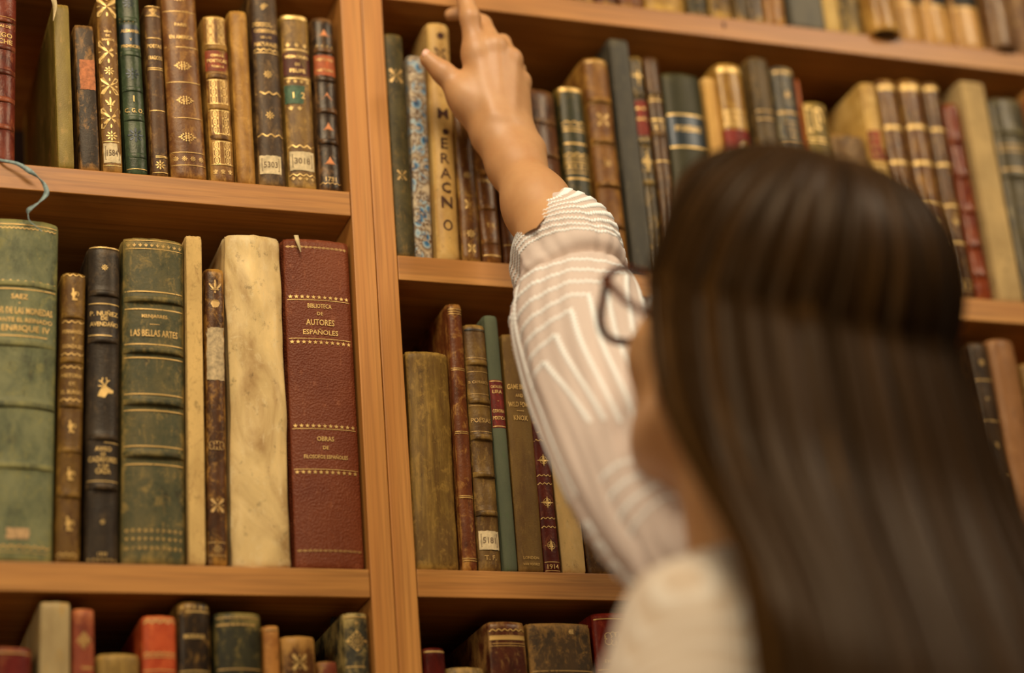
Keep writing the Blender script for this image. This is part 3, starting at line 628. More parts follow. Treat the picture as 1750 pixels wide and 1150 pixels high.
# ------------------------------------------------------------------ shelf the hand reaches
book('D', (682, 713), (655, 690), 56, (86, 82, 58), (60, 58, 44), 'dark grey-green book with faint gilt, first right of the double upright', 'leather', wear=(130, 104, 62), wa=.35, round_=.3, dec=[('o', 130, 'cross', 14), ('o', 300, 'cross', 10)], g=2, rough=.55)
book('D', (714, 747), (697, 727), 94, (70, 110, 140), (200, 180, 150), 'slim book in blue and cream marbled paper', 'marble', wa=.25, wear=(190, 166, 124), round_=.3, Y=.008)
book('D', (750, 792), (730, 769), 37, (196, 152, 82), (150, 104, 52), 'tan vellum book with dark hand-inked capitals ending in O, under the hand', 'vellum', wear=(206, 168, 100), wa=.4, round_=.5, ragged=.003, depth=.2,
     dec=[('o', 62, 'blot', 7, 2, 'B'), ('o', 92, 'cross', 12, 'B'), ('t', 195, 20, 'M', .95, 'B'), ('o', 226, 'blot', 6, 3, 'B'), ('t', 246, 20, 'E', .95, 'B'), ('t', 272, 19, 'R', .95, 'B'), ('t', 297, 19, 'A', 1.1, 'B'), ('t', 321, 18, 'C', .95, 'B'), ('t', 346, 20, 'N', 1.1, 'B'), ('o', 386, 'roundO', 10, 'B')])
book('D', (793, 828), (775, 808), 190, (120, 80, 42), (84, 52, 30), 'mottled brown book with scattered gilt, right of the inked vellum book', 'leather', wear=(176, 136, 74), wa=.5, rough=.3, dec=[('o', 300, 'flower', 7), ('o', 350, 'cross', 9), ('o', 400, 'flower', 8), ('o', 425, 'cross', 8)], g=3)
book('D', (829, 863), (808, 843), 238, (124, 78, 38), (88, 54, 30), 'red-brown book with gilt rules, just left of the bare forearm', wear=(170, 118, 62), wa=.3, rough=.28, bands=(296, 355, 414), bh=.8, dec=[('l', 296, 1.5), ('l', 292, 1), ('t', 310, 6, 'OBRAS'), ('l', 353, 1.2), ('l', 358, 1.2), ('t', 386, 7, 'T. II', .8), ('l', 414, 1.5), ('l', 437, 2)], g=1)
book('D', (865, 896), (846, 874), 262, (116, 70, 38), (80, 48, 30), 'red-brown book half hidden behind the forearm and cuff', wear=(160, 110, 60), wa=.3, rough=.3, dec=[('l', 330, 1.5), ('l', 420, 1.5)])
plainx('D', 862, 951, 146, (96, 62, 42), (70, 46, 34), 'broad brown leather book with raised bands, right of the wrist', wear=(150, 106, 64), wa=.25, rough=.28, bands=(206, 262, 318), bh=1.3, round_=.35, dec=[('l', 203, .8), ('l', 209, .8)], g=2)
plainx('D', 953, 997, 146, (52, 56, 42), (36, 42, 34), 'dark green book with many gilt rules beside a brown ridged one', wear=(150, 120, 62), wa=.3, rough=.35, dec=[('l', 154, 7), ('zz', 210, 5), ('l', 218, 2), ('l', 224, 2), ('l', 246, 3), ('zz', 264, 5), ('l', 270, 1.5), ('l', 276, 1.5), ('panel', 280, 290, 'flower', 4), ('l', 296, 1.5), ('l', 306, 3)], g=1)
plainx('D', 997, 1042, 97, (134, 90, 44), (98, 62, 34), 'tan-brown book with thick raised bands, left of the tall slate-blue one', wear=(184, 136, 70), wa=.4, bands=(172, 242, 316, 386), bh=2.2, round_=.55, dec=[('l', 106, 3), ('l', 168, 1.5), ('l', 177, 1.5), ('o', 205, 'cross', 13), ('l', 238, 1.5), ('l', 247, 1.5), ('o', 280, 'flower', 7), ('l', 312, 1.5), ('l', 386, 2)], g=2)
plainx('D', 1040, 1073, 65, (70, 70, 70), (52, 54, 58), 'tall slate-blue cloth book with a plain spine', 'cloth', wear=(100, 98, 92), wa=.1, flat=True, depth=.19)
plainx('D', 1075, 1099, 95, (78, 66, 44), (50, 44, 34), 'slim dark book with gilt lozenges and a dark red label, right of the slate-blue one', wear=(176, 140, 76), wa=.3, rough=.3, bands=(162, 244, 312), bh=1, round_=.6, dec=[('o', 130, 'diamond', 14), ('l', 160, 2), ('lab', 172, 232, (132, 44, 34), 'dark red title label'), ('t', 186, 5, 'MUNDO'), ('t', 204, 5, 'NUEVO'), ('l', 240, 2), ('o', 276, 'diamond', 14), ('l', 310, 2)], g=3)
plainx('D', 1100, 1128, 96, (86, 62, 46), (62, 46, 36), 'slim dark brown book with gilt bars, between the gilt-lozenge book and the green one', wear=(150, 112, 64), wa=.3, rough=.3, bands=(160, 228), bh=1, round_=.6, dec=[('row', 165, 'flower', 3), ('l', 172, 2), ('l', 205, 3), ('panel', 212, 226, 'fleur', 5), ('l', 276, 2)], g=3)
plainx('D', 1131, 1199, 121, (52, 52, 32), (42, 44, 28), 'plain dark green book with a black title panel between gilt lines', 'cloth', wear=(80, 80, 54), wa=.1, round_=.35, rough=.45, dec=[('band', 224, 56), ('l', 197, 3), ('t', 221, 11, 'POESIAS', 1.3), ('l', 252, 3)], g=3)
plainx('D', 1201, 1224, 131, (200, 150, 76), (176, 124, 60), 'thin bright tan book with a blank spine, right of the plain green one', 'vellum', wear=(214, 168, 96), wa=.2, rough=.6, Y=.01)
plainx('D', 1223, 1270, 106, (152, 112, 56), (108, 76, 40), 'tan and gilt book with a red label low on its spine, gloss streak down it', wear=(196, 152, 80), wa=.5, rough=.22, round_=.5, dec=[('l', 120, 9), ('panel', 190, 214, 'wreath', 7), ('lab', 222, 262, (132, 36, 30), 'red title label')], g=3, depth=.2)
plainx('D', 1279, 1314, 96, (92, 78, 56), (68, 58, 44), 'grey-brown leather book with faint gilt, left of the blue-grey one', 'leather', wear=(136, 108, 70), wa=.4, dec=[('l', 190, 2), ('l', 204, 2)], g=2)
plainx('D', 1318, 1358, 112, (74, 74, 78), (56, 58, 66), 'blue-grey book with a gilt emblem and gilt rules', 'leather', wear=(160, 144, 116), wa=.45, rough=.35, round_=.5, dec=[('l', 124, 4), ('o', 162, 'fleur', 9), ('l', 193, 4), ('t', 210, 4, 'HISTORIA'), ('t', 218, 4, 'DE LAS'), ('t', 226, 4, 'INDIAS'), ('t', 236, 4, 'TOMO I'), ('l', 246, 2)], g=2)
plainx('D', 1358.5, 1365, 135, (176, 92, 48), (150, 74, 38), 'very thin orange booklet right of the blue-grey book', 'cloth', wa=.1, wear=(196, 116, 70), flat=True, Y=.012)
plainx('D', 1374, 1413, 173, (132, 112, 62), (88, 76, 48), 'short olive and gilt book with a framed oval on its spine', wear=(190, 156, 84), wa=.4, dec=[('o', 204, 'wreath', 22), ('l', 238, 3), ('l', 246, 2)], g=3, round_=.45)
plainx('D', 1421, 1482, 226, (128, 100, 66), (100, 76, 50), 'short plain brown book just above the top of the head', 'leather', wear=(170, 130, 80), wa=.4, round_=.3)
plainx('D', 1470, 1497, 140, (196, 152, 76), (160, 116, 56), 'yellow-tan book with a beaded red label, its left board catching the light', 'vellum', wear=(224, 182, 104), wa=.4, depth=.2, dec=[('row', 215, 'oval', 5), ('lab', 224, 274, (140, 52, 34), 'beaded red title label'), ('row', 236, 'flower', 4), ('row', 250, 'flower', 4), ('row', 264, 'flower', 4), ('l', 290, 4)], g=3)
plainx('D', 1499, 1534, 134, (118, 84, 56), (90, 62, 44), 'first of three matching brown gilt-banded books, beside the yellow-tan one', wear=(182, 136, 70), wa=.4, rough=.22, round_=.6, dec=[('l', 150, 8), ('l', 218, 7), ('l', 278, 6), ('l', 360, 4)], g=3)
plainx('D', 1538, 1577, 134, (122, 84, 52), (90, 60, 40), 'middle one of three matching brown gilt-banded books', wear=(182, 136, 70), wa=.4, rough=.22, round_=.6, dec=[('l', 150, 10), ('l', 217, 7), ('l', 279, 7), ('l', 348, 4), ('o', 380, 'flower', 8), ('l', 416, 4), ('o', 470, 'flower', 8), ('l', 490, 6)], g=3)
plainx('D', 1578, 1606, 140, (102, 76, 58), (76, 56, 46), 'last and darkest of three matching brown gilt-banded books, next to the red-brown one', wear=(164, 124, 70), wa=.35, rough=.22, round_=.6, dec=[('l', 152, 7), ('l', 222, 5), ('l', 282, 5), ('l', 352, 4), ('o', 380, 'flower', 7), ('l', 416, 4), ('panel', 480, 496, 'fleur', 6)], g=3)
plainx('D', 1613, 1641, 176, (134, 62, 36), (104, 44, 28), 'glossy red-brown ridged book left of the tall pale one', wear=(160, 90, 56), wa=.15, rough=.16, round_=.7, bands=(240, 300, 360, 420, 470), bh=1.6)
plainx('D', 1640, 1680, 137, (176, 144, 92), (156, 124, 78), 'tall pale buff book with a rough right edge', 'vellum', wear=(190, 160, 108), wa=.15, rough=.85, flat=True, ragged=.003, depth=.21)
plainx('D', 1691, 1752, 165, (84, 80, 68), (60, 58, 52), 'broad dark grey book with pale rules at the right end of the reached shelf', wear=(132, 120, 92), wa=.3, rough=.28, bands=(226, 300), bh=1.5, round_=.4, dec=[('l', 226, 3), ('l', 250, 2), ('l', 258, 2), ('l', 290, 3)], g=2)
plainx('D', 1758, 1800, 150, (168, 92, 58), (138, 70, 44), 'orange-brown book cut by the right edge of the picture', 'leather', wa=.2)

# ------------------------------------------------------------------ middle right shelf
book('E', (715, 789), (691, 769), 599, (126, 98, 50), (92, 68, 36), 'thick tan-brown book with a rough streaky spine and no lettering', 'streak', wear=(170, 134, 72), wa=.35, round_=.28, crumple=.0012, rough=.5, ragged=.002)
book('E', (795, 821), (763, 791), 518, (120, 68, 38), (94, 50, 30), 'tall narrow red-brown book with fine double gilt lines', 'leather', wear=(182, 132, 72), wa=.3, rough=.35, round_=.5, depth=.2, dec=[('l', 529, 1.3), ('l', 533, 1.3), ('l', 537, 1.3), ('l', 630, 1.3), ('l', 633, 1.3), ('l', 738, 1.3), ('l', 741, 1.3), ('l', 848, 1.3), ('l', 851, 1.3), ('l', 955, 1.2), ('l', 959, 1.2)], g=1)
book('E', (823, 863), (791, 833), 553, (118, 90, 50), (84, 62, 38), 'brown ridged book lettered POESIAS with a paper label at its foot', wear=(156, 122, 70), wa=.35, rough=.4, round_=.5, bands=(621, 686, 748, 812, 878), bh=2.0,
     dec=[('l', 564, 2, 'K'), ('l', 612, 1), ('zz', 622, 2, 'K'), ('t', 654, 5, 'B. CAYRASCO'), ('l', 636, .9), ('l', 674, .9), ('l', 694, 1), ('t', 719, 8, 'POESIAS'), ('l', 738, 1), ('zz', 749, 3), ('zz', 813, 2), ('pap', 908, 940, '5181', .84), ('t', 954, 8, 'T. F.', 1.0), ('l', 879, 1, 'K')], g=2)
book('E', (866, 890), (826, 852), 538, (92, 104, 96), (80, 92, 86), 'thin teal-green cloth book with a dark red title label', 'cloth', wear=(80, 104, 86), wa=.08, round_=.5, rough=.75, dec=[('lab', 650, 731, (120, 32, 28), 'dark red title label'), ('l', 652, 1.2), ('t', 661, 6, 'CATALUÑA'), ('t', 670, 6, 'LIRA'), ('t', 686, 1, '-'), ('t', 703, 6, 'CORONA'), ('t', 715, 6, 'POETICA'), ('l', 729, 1.2)], g=3)
book('E', (891, 935), (856, 902), 570, (116, 88, 46), (92, 68, 38), 'olive-brown cloth book lettered GAME BIRDS AND WILD FOWL, KNOX, LONDON', 'cloth', wear=(140, 108, 62), wa=.25, round_=.3, rough=.6,
     dec=[('t', 662, 9, 'GAME BIRDS'), ('t', 677, 6, 'AND', .6), ('t', 692, 9, 'WILD FOWL'), ('t', 703, 1.2, '----', .8), ('t', 715, 9, 'KNOX', 1.1), ('t', 954, 5, 'LONDON', 1.2), ('t', 965, 4.5, 'VAN VOORST', 1.3)], g=1)
book('E', (935, 964), (901, 929), 640, (94, 34, 28), (72, 26, 24), 'dark red book with gilt four-point stars and the date 1914 at its foot', 'leather', wear=(140, 80, 56), wa=.08, rough=.4, round_=.45,
     dec=[('t', 712, 5, 'HISTORIA'), ('t', 722, 5, 'DE ESPAÑA'), ('t', 731, 5, 'II'), ('zz', 739, 3), ('zz', 753, 3), ('o', 787, 'star4', 11), ('zz', 813, 3), ('zz', 827, 3), ('o', 859, 'star4', 11), ('zz', 886, 3), ('zz', 901, 3), ('o', 933, 'star4', 11), ('l', 961, 1), ('t', 969, 8, '1914', 1.4), ('l', 976, 1)], g=3)
book('E', (966, 1008), (931, 972), 668, (206, 166, 100), (180, 138, 78), 'cream vellum book with a blank spine, beside the dark red starred one', 'vellum', wear=(220, 186, 124), wa=.25, round_=.3, rough=.6, ragged=.002)
book('E', (1011, 1052), (990, 1032), 862, (100, 74, 46), (70, 50, 34), 'short dark mottled book partly hidden behind the sleeve', 'leather', wear=(150, 116, 70), wa=.5)
plainx('E', 1655, 1688, 584, (66, 50, 34), (46, 34, 26), 'dark brown book with gilt dots down its spine, right of the hair', wear=(96, 74, 48), wa=.15, rough=.4, dec=[(a, b, c, d) for b, a, c, d in ((620, 'o', 'flower', 7), (685, 'o', 'flower', 7), (762, 'o', 'flower', 7), (862, 'o', 'flower', 7), (940, 'o', 'flower', 7))] + [('l', 650, 2), ('l', 720, 2), ('l', 812, 2), ('l', 902, 2), ('l', 970, 2)], g=2)
plainx('E', 1690, 1738, 578, (140, 94, 54), (108, 68, 40), 'smooth tan-brown book with a rounded spine, second right of the hair', 'vellum', wear=(164, 116, 72), wa=.2, rough=.4, round_=.6)
plainx('E', 1746, 1790, 620, (150, 116, 66), (120, 88, 50), 'tan book cut by the right edge on the middle right shelf', 'leather', wa=.3)

# ------------------------------------------------------------------ lowest shelf at right
plainx('F', 723, 762, 1107, (84, 26, 22), (60, 18, 18), 'small dark red book with a gilt line beside the double upright', wear=(120, 50, 40), wa=.05, rough=.25, round_=.5, dec=[('l', 1114, 2.5)], g=3)
plainx('F', 764, 832, 1140, (112, 92, 58), (80, 64, 42), 'rough-topped low brown book between two dark red ones', 'streak', wa=.5, ragged=.003)
plainx('F', 833, 899, 1062, (86, 46, 32), (64, 32, 26), 'red-brown book with gilt bands and a worn tan head', wear=(150, 112, 70), wa=.55, rough=.3, round_=.3, depth=.2, dec=[('zz', 1077, 4), ('l', 1087, 1.5), ('l', 1091, 6), ('l', 1100, 1), ('l', 1104, 1)], g=1)
plainx('F', 901, 1012, 1064, (84, 66, 46), (62, 52, 42), 'very broad battered brown book with rubbed edges, lowest shelf', 'leather', wear=(156, 116, 66), wa=.55, rough=.6, round_=.2, ragged=.002, dec=[('patch', 1076, 1084, (190, 150, 84), .07, .35), ('l', 1147, 2)], g=2)
plainx('F', 1013, 1082, 1047, (134, 40, 30), (108, 30, 26), 'bright red book with a gilt scroll ornament beside the white shoulder', wear=(160, 70, 50), wa=.08, rough=.35, depth=.2, dec=[('l', 1058, 2), ('o', 1092, 'scroll', 15), ('t', 1130, 6, 'EMILE ZOLA'), ('l', 1144, 1.5)], g=3)
plainx('F', 1738, 1790, 1062, (176, 158, 120), (150, 132, 98), 'pale beige book at the bottom right edge of the picture', 'vellum', wa=.2)

# ------------------------------------------------------------------ top right shelf (only the feet show)
top_row((986, 1022), .20, (70, 64, 52), (48, 46, 40), 'dark book with a gilt spot, leftmost on the top right shelf', dec=[], wa=.4)
top_row((1024, 1062), .21, (96, 52, 34), (70, 36, 26), 'dark red-brown book, second from the left on the top right shelf', wa=.2)
top_row((1064, 1108), .20, (120, 66, 38), (90, 48, 30), 'russet book, third from the left on the top right shelf', wa=.3)
top_row((1110, 1181), .22, (176, 136, 72), (140, 104, 56), 'broad gilt-tan book foot, left of two dark ones on the top right shelf', wear=(206, 166, 92), wa=.6)
top_row((1183, 1218), .20, (76, 72, 56), (52, 50, 42), 'dark grey-green book foot, right of the broad gilt-tan one', wa=.2)
top_row((1221, 1262), .22, (110, 86, 54), (74, 58, 40), 'brown book with gilt at its foot above the knot mark in the shelf', wear=(196, 156, 84), wa=.6)
top_row((1265, 1288), .21, (92, 82, 70), (64, 58, 52), 'narrow grey-brown book foot, first of a slim pair on the top right shelf', wa=.4)
top_row((1289, 1313), .21, (84, 68, 54), (56, 48, 42), 'narrow dark brown book foot, second of a slim pair on the top right shelf', wa=.5, rough=.25)
top_row((1315, 1353), .22, (146, 100, 56), (112, 74, 44), 'rounded tan-brown book left of the slate-grey one, top right shelf', wear=(190, 140, 78), wa=.4, rough=.3, round_=.6)
top_row((1358, 1416), .23, (92, 92, 92), (76, 78, 82), 'plain slate-grey cloth book on the top right shelf', 'cloth', wear=(116, 114, 108), wa=.1, flat=True)
top_row((1418, 1446), .21, (206, 168, 92), (176, 138, 70), 'cream-yellow blank book right of the slate-grey one', 'vellum', wa=.1)
top_row((1447, 1485), .21, (150, 122, 72), (58, 52, 40), 'cream book blotched with black at its foot', 'leather', wear=(196, 160, 96), wa=.5, dec=[])
top_row((1487, 1536), .22, (174, 128, 70), (132, 92, 50), 'tan round-backed book jutting over the shelf edge', wear=(206, 162, 96), wa=.4, rough=.25, round_=.6, Y=-.012)
for i, (xb, lb) in enumerate((((1544, 1590), 'first of three matching tan books with black labels, left one'), ((1592, 1642), 'second of three matching tan books with black labels, middle one'), ((1645, 1693), 'third of three matching tan books with black labels, right one'))):
    top_row(xb, .22, (184, 134, 68), (158, 110, 54), lb, 'vellum', wear=(206, 160, 92), wa=.15, rough=.3, round_=.4, dec=[('lab', -45, 3 + i * 4, (30, 30, 28), 'black title label'), ('l', 8 + i * 4, 2)], g=3)
top_row((1696, 1740), .23, (124, 92, 66), (94, 68, 50), 'brown round-backed book with a dark curved foot near the top right corner', wear=(150, 112, 76), wa=.2, rough=.25, round_=.6, Y=-.006)
top_row((1743, 1790), .23, (134, 98, 64), (104, 74, 50), 'brown book cut by the top right corner of the picture', wa=.2)

# bookmarks
def ribbon(name, pts, widths, mat, parent, label, twist=None):
    V, F = [], []; P = [Vector(p) for p in pts]; N = 10; C, Wd = [], []
    for i in range(len(P) - 1):
        p0, p1, p2, p3 = P[max(i - 1, 0)], P[i], P[i + 1], P[min(i + 2, len(P) - 1)]
        for j in range(N):
            t = j / N; C.append(.5 * ((2 * p1) + (p2 - p0) * t + (2 * p0 - 5 * p1 + 4 * p2 - p3) * t * t + (3 * p1 - p0 - 3 * p2 + p3) * t ** 3)); Wd.append((widths[i] * (1 - t) + widths[i + 1] * t, (twist or [0] * 99)[i] * (1 - t) + (twist or [0] * 99)[i + 1] * t))
    C.append(P[-1]); Wd.append((widths[-1], (twist or [0] * 99)[len(P) - 1]))
    for i, c in enumerate(C):
        d = (C[min(i + 1, len(C) - 1)] - C[max(i - 1, 0)]).normalized(); s = d.cross(Vector((0, 1, 0))).normalized()
        n = d.cross(s); a = Wd[i][1]; s2 = s * math.cos(a) + n * math.sin(a); h = Wd[i][0] / 2; q = d.cross(s2) * .00015
        V += [c + s2 * h + q, c - s2 * h + q, c - s2 * h - q, c + s2 * h - q]
    for i in range(len(C) - 1):
        for k in range(4): F.append((4 * i + k, 4 * i + (k + 1) % 4, 4 * i + 4 + (k + 1) % 4, 4 * i + 4 + k))
    F += [(3, 2, 1, 0), tuple(len(V) - 4 + k for k in range(4))]
    off = Vector(parent.location); V = [v - off for v in V]
    o = mobj(name, V, F, mat, parent); o.matrix_parent_inverse = Matrix(); o.rotation_euler = (0, -parent.rotation_euler.y, 0)
    if label: o['label'] = label
    return o
M_RIB = plain('faded_blue_silk', (126, 140, 130), .5, var=.2, scale=300)
M_STRIP = plain('cream_ribbon', (196, 170, 118), .7, var=.15)
bA = [o for o in bpy.data.objects if o.name == 'book'][0]; bO = bpy.data.objects['book.001']
def PT(x, y, Y): return at(x, y, Y)
ribbon('bookmark_ribbon', [PT(-8, 272, .002), PT(8, 275, -.003), PT(30, 280, -.006), PT(50, 292, -.007), PT(66, 304, -.007), PT(77, 318, -.008), PT(79, 332, -.008), PT(66, 346, -.008), PT(50, 358, -.007), PT(48, 366, -.007)],
       [.0022, .0024, .0028, .0042, .0010, .0036, .0040, .0026, .0040, .0010], M_RIB, bA, 'faded blue silk ribbon hanging over the shelf edge', [0, .2, .3, .2, 1.2, .5, .2, .9, .3, 1.2])
bR = bpy.data.objects['book.019']
ribbon('bookmark_end', [PT(506, 402, .002), PT(508, 410, .001), PT(511, 420, .0005), PT(514, 431, .0005)], [.0036, .0034, .002, .0006], M_STRIP, bR, 'frayed tan ribbon end over the head of the spine')
ribbon('bookmark_thread', [PT(48, 364, -.007), PT(49, 374, -.0072), PT(54, 381, -.0072), PT(63, 388, -.007), PT(72, 396, -.0068)], [.0006] * 5, M_RIB, bA, None)
ribbon('bookmark_strip', [PT(88, -30, -.004), PT(91, -5, -.004), PT(94, 12, -.005), PT(91, 36, -.006)], [.004, .0042, .0034, .0006], M_STRIP, bO, 'cream ribbon end hanging in front of the spine', [0, .2, .4, .9])

# ================================================================== the woman
def sdf_cone(P, a, b, ra, rb):
    a = np.asarray(a, float); b = np.asarray(b, float); ab = b - a; L = ab @ ab
    t = np.clip(((P - a) @ ab) / max(L, 1e-12), 0, 1)
    return np.linalg.norm(P - a - t[..., None] * ab, axis=-1) - (ra + (rb - ra) * t)
def sdf_ell(P, c, ax, r):
    q = (P - np.asarray(c, float)) @ np.asarray(ax, float).T / np.asarray(r, float); k = np.linalg.norm(q, axis=-1)
    return (k - 1) * min(r) * (.6 + .4 * k / (k + 1e-9))
def smin(a, b, k):
    h = np.clip(.5 + .5 * (b - a) / k, 0, 1); return b + (a - b) * h - k * h * (1 - h)
def nets(f, lo, hi, h):
    lo = np.array(lo, float); n = np.maximum(3, np.ceil((np.array(hi) - lo) / h).astype(int)) + 1
    vals = np.empty(n, np.float32)
    ys, zs = np.meshgrid(lo[1] + h * np.arange(n[1]), lo[2] + h * np.arange(n[2]), indexing='ij')
    for i in range(0, n[0]):
        P = np.stack([np.full_like(ys, lo[0] + h * i), ys, zs], -1); vals[i] = f(P)
    s = vals < 0
    cell = np.zeros(n - 1, int)
    for dx in (0, 1):
        for dy in (0, 1):
            for dz in (0, 1): cell += s[dx:n[0] - 1 + dx, dy:n[1] - 1 + dy, dz:n[2] - 1 + dz]
    act = (cell > 0) & (cell < 8); idx = -np.ones(n - 1, int); ci = np.argwhere(act); idx[act] = np.arange(len(ci))
    acc = np.zeros((len(ci), 3)); cnt = np.zeros(len(ci)); corners = [(x, y, z) for x in (0, 1) for y in (0, 1) for z in (0, 1)]
    for a in corners:
        for b in corners:
            if sum(b) - sum(a) == 1 and all(q >= p for p, q in zip(a, b)):
                va = vals[ci[:, 0] + a[0], ci[:, 1] + a[1], ci[:, 2] + a[2]]; vb = vals[ci[:, 0] + b[0], ci[:, 1] + b[1], ci[:, 2] + b[2]]
                m = (va < 0) != (vb < 0); t = np.where(m, va / np.where(m, va - vb, 1), 0)
                acc += (np.array(a) + t[:, None] * (np.array(b) - np.array(a))) * m[:, None]; cnt += m
    V = lo + h * (ci + acc / np.maximum(cnt, 1)[:, None]); F = []
    for ax in range(3):
        o = [0, 1, 2]; o.remove(ax); u, v = o
        A = [slice(1, -1)] * 3; B = [slice(1, -1)] * 3; A[ax] = slice(0, -1); B[ax] = slice(1, None)
        sa, sb = s[tuple(A)], s[tuple(B)]; e = np.argwhere(sa != sb)
        if not len(e): continue
        fl = sa[tuple(e.T)]; g = e.copy(); g[:, u] += 1; g[:, v] += 1
        def cid(du, dv):
            q = g.copy(); q[:, u] -= du; q[:, v] -= dv; return idx[q[:, 0], q[:, 1], q[:, 2]]
        q = np.stack([cid(1, 1), cid(0, 1), cid(0, 0), cid(1, 0)], 1)
        if ax == 1: fl = ~fl
        q[~fl] = q[~fl][:, ::-1]; F.append(q)
    F = np.concatenate(F); F = F[(F >= 0).all(1)]
    return V, F
def relax(V, F, it=2):
    for _ in range(it):
        acc = np.zeros_like(V); c = np.zeros(len(V))
        for k in range(4):
            np.add.at(acc, F[:, k], V[F[:, (k + 1) % 4]] + V[F[:, (k + 3) % 4]]); np.add.at(c, F[:, k], 2)
        V = V * .45 + .55 * acc / np.maximum(c, 1)[:, None]
    return V

# ---- frame of the head: she faces left and away from the camera, chin raised
HC = deep(1308, 580, 1.30); HS = .93
az = np.array([-.281, .959, 0.0]); az /= np.linalg.norm(az)
UPW = np.array([0, 0, 1.0]); rgt = np.cross(az, UPW)
ti = math.radians(32); fw = az * math.cos(ti) + UPW * math.sin(ti); hu = np.cross(rgt, fw)
AX = np.array([rgt, fw, hu])
def hp(r, f, u): return HC + (rgt * r + fw * f + hu * u) * HS
NECK = HC - UPW * .162 + az * .012
baz = np.array([-.281, .960, 0.0]); brg = np.cross(baz, UPW)      # the trunk is turned less than the head
SHR = NECK + brg * .145 + baz * .05 + UPW * .02       # raised right shoulder (far side)
SHL = deep(1238, 1138, 1.17)      # left shoulder (near side)
WRI = at(872, 243, -.045); ELB = at(1035, 640, -.19)
print('arm', np.linalg.norm(WRI - ELB), np.linalg.norm(ELB - SHR), 'HC', HC, 'shl px', px_of(SHL), 'shr', px_of(SHR), 'neck', px_of(NECK))

M_SKIN = NT('skin')
def _skin():
    t = M_SKIN; a = t.noise(t.coord((1, 1, 1)), 30, 4, .6)
    c = t.ramp(a, [(.3, lin((188, 134, 84))), (.7, lin((202, 150, 98)))])
    t.l(c, t.b.inputs['Base Color']); t.b.inputs['Roughness'].default_value = .5
    t.b.inputs['Subsurface Weight'].default_value = .12; t.b.inputs['Subsurface Radius'].default_value = (.012, .005, .003); t.b.inputs['Subsurface Scale'].default_value = .6
    b = t.noise(t.coord((1, 1, 1)), 700, 3, .6); t.bump(b, .06, .0004); return t.m
M_SKIN = _skin()
# ---- hand skeleton
H = lambda x, y, Y: at(x, y, Y)
def hand_sdf(P):
    px = 1 / 2120.0
    def c(a, b, ra, rb): return sdf_cone(P, a, b, ra * px, rb * px)
    w0 = H(872, 248, -.045); mI, mM, mR, mP = H(812, 92, -.045), H(845, 82, -.050), H(872, 104, -.047), H(889, 142, -.040)
    d = c(H(842, 232, -.047), mI, 25, 20)
    d = smin(d, c(H(862, 235, -.048), mM, 26, 19), .012); d = smin(d, c(H(878, 238, -.045), mR, 26, 18.5), .012); d = smin(d, c(H(888, 238, -.040), mP, 24, 16), .012)
    d = smin(d, c(H(850, 225, -.040), H(836, 130, -.034), 34, 26), .016)
    # knuckles
    for k, r in ((mI, 20), (mM, 19.5), (mR, 18.5), (mP, 16)):
        d = smin(d, np.linalg.norm(P - (k + np.array([0, -.003, 0])), axis=-1) - (r - 2.5) * px, .006)
    # thumb with its web
    t0, t1, t2, t3 = H(838, 218, -.036), H(788, 158, -.038), H(757, 124, -.036), H(731, 101, -.034)
    th = smin(c(t0, t1, 34, 23), c(t1, t2, 22, 18.5), .006); th = smin(th, c(t2, t3, 18.5, 14.5), .005)
    d = smin(d, th, .014); d = smin(d, c(H(812, 160, -.038), H(800, 175, -.038), 20, 26), .014)
    # index: straight up the front, its end out of the picture
    i1, i2, i3 = H(803, 30, -.050), H(790, -22, -.043), H(783, -58, -.032)
    ix = smin(c(mI, i1, 20, 17), c(i1, i2, 17, 15), .005); ix = smin(ix, c(i2, i3, 15, 12.5), .004)
    d = smin(d, ix, .009)
    # middle: bent behind the index, its tip reaches the head of the book
    a1, a2, a3 = H(824, 42, -.034), H(796, 22, -.018), H(770, 25, -.012)
    md = smin(c(mM, a1, 19, 16.5), c(a1, a2, 16, 14.5), .004); md = smin(md, c(a2, a3, 14.5, 11.5), .003)
    d = smin(d, md, .006)
    # ring and little: curled away over the books
    r1, r2, r3 = H(858, 74, -.026), H(836, 66, -.008), H(818, 66, .002)
    rg = smin(c(mR, r1, 18, 15.5), c(r1, r2, 15, 13.5), .004); rg = smin(rg, c(r2, r3, 13.5, 11), .003); d = smin(d, rg, .006)
    l1, l2, l3 = H(885, 120, -.016), H(868, 112, -.004), H(850, 112, .002)
    lt = smin(c(mP, l1, 15.5, 13), c(l1, l2, 13, 11.5), .004); lt = smin(lt, c(l2, l3, 11.5, 10), .003); d = smin(d, lt, .006)
    # tendons
    for k, s in ((mM, (858, 200)), (mR, (872, 205)), (mI, (842, 195))):
        d = smin(d, c(k + np.array([0, -.0035, 0]), H(s[0], s[1], -.060), 4, 2.5), .010)
    # wrist and forearm
    d = smin(d, c(H(852, 236, -.045), H(872, 282, -.052), 33, 36), .014); d = smin(d, c(H(884, 240, -.045), H(892, 282, -.052), 29, 38), .014)
    d = smin(d, np.linalg.norm(P - H(914, 256, -.052), axis=-1) - 15 * px, .014)
    d = smin(d, sdf_cone(P, H(880, 280, -.052), H(918, 352, -.078), 41 * px, 50 * px), .015)
    d = smin(d, sdf_cone(P, H(918, 352, -.078), ELB, 50 * px, 66 * px), .02)
    return d
xs = [H(690, 120, -.03), H(960, 400, -.10)]
lo = np.array([min(p[0] for p in xs) - .01, -.125, H(960, 400, -.08)[2] - .02]); hi = np.array([max(p[0] for p in xs) + .02, .02, H(783, -90, -.03)[2] + .01])
hv, hf = nets(hand_sdf, lo, hi, .0018); hv = relax(hv, hf, 2)

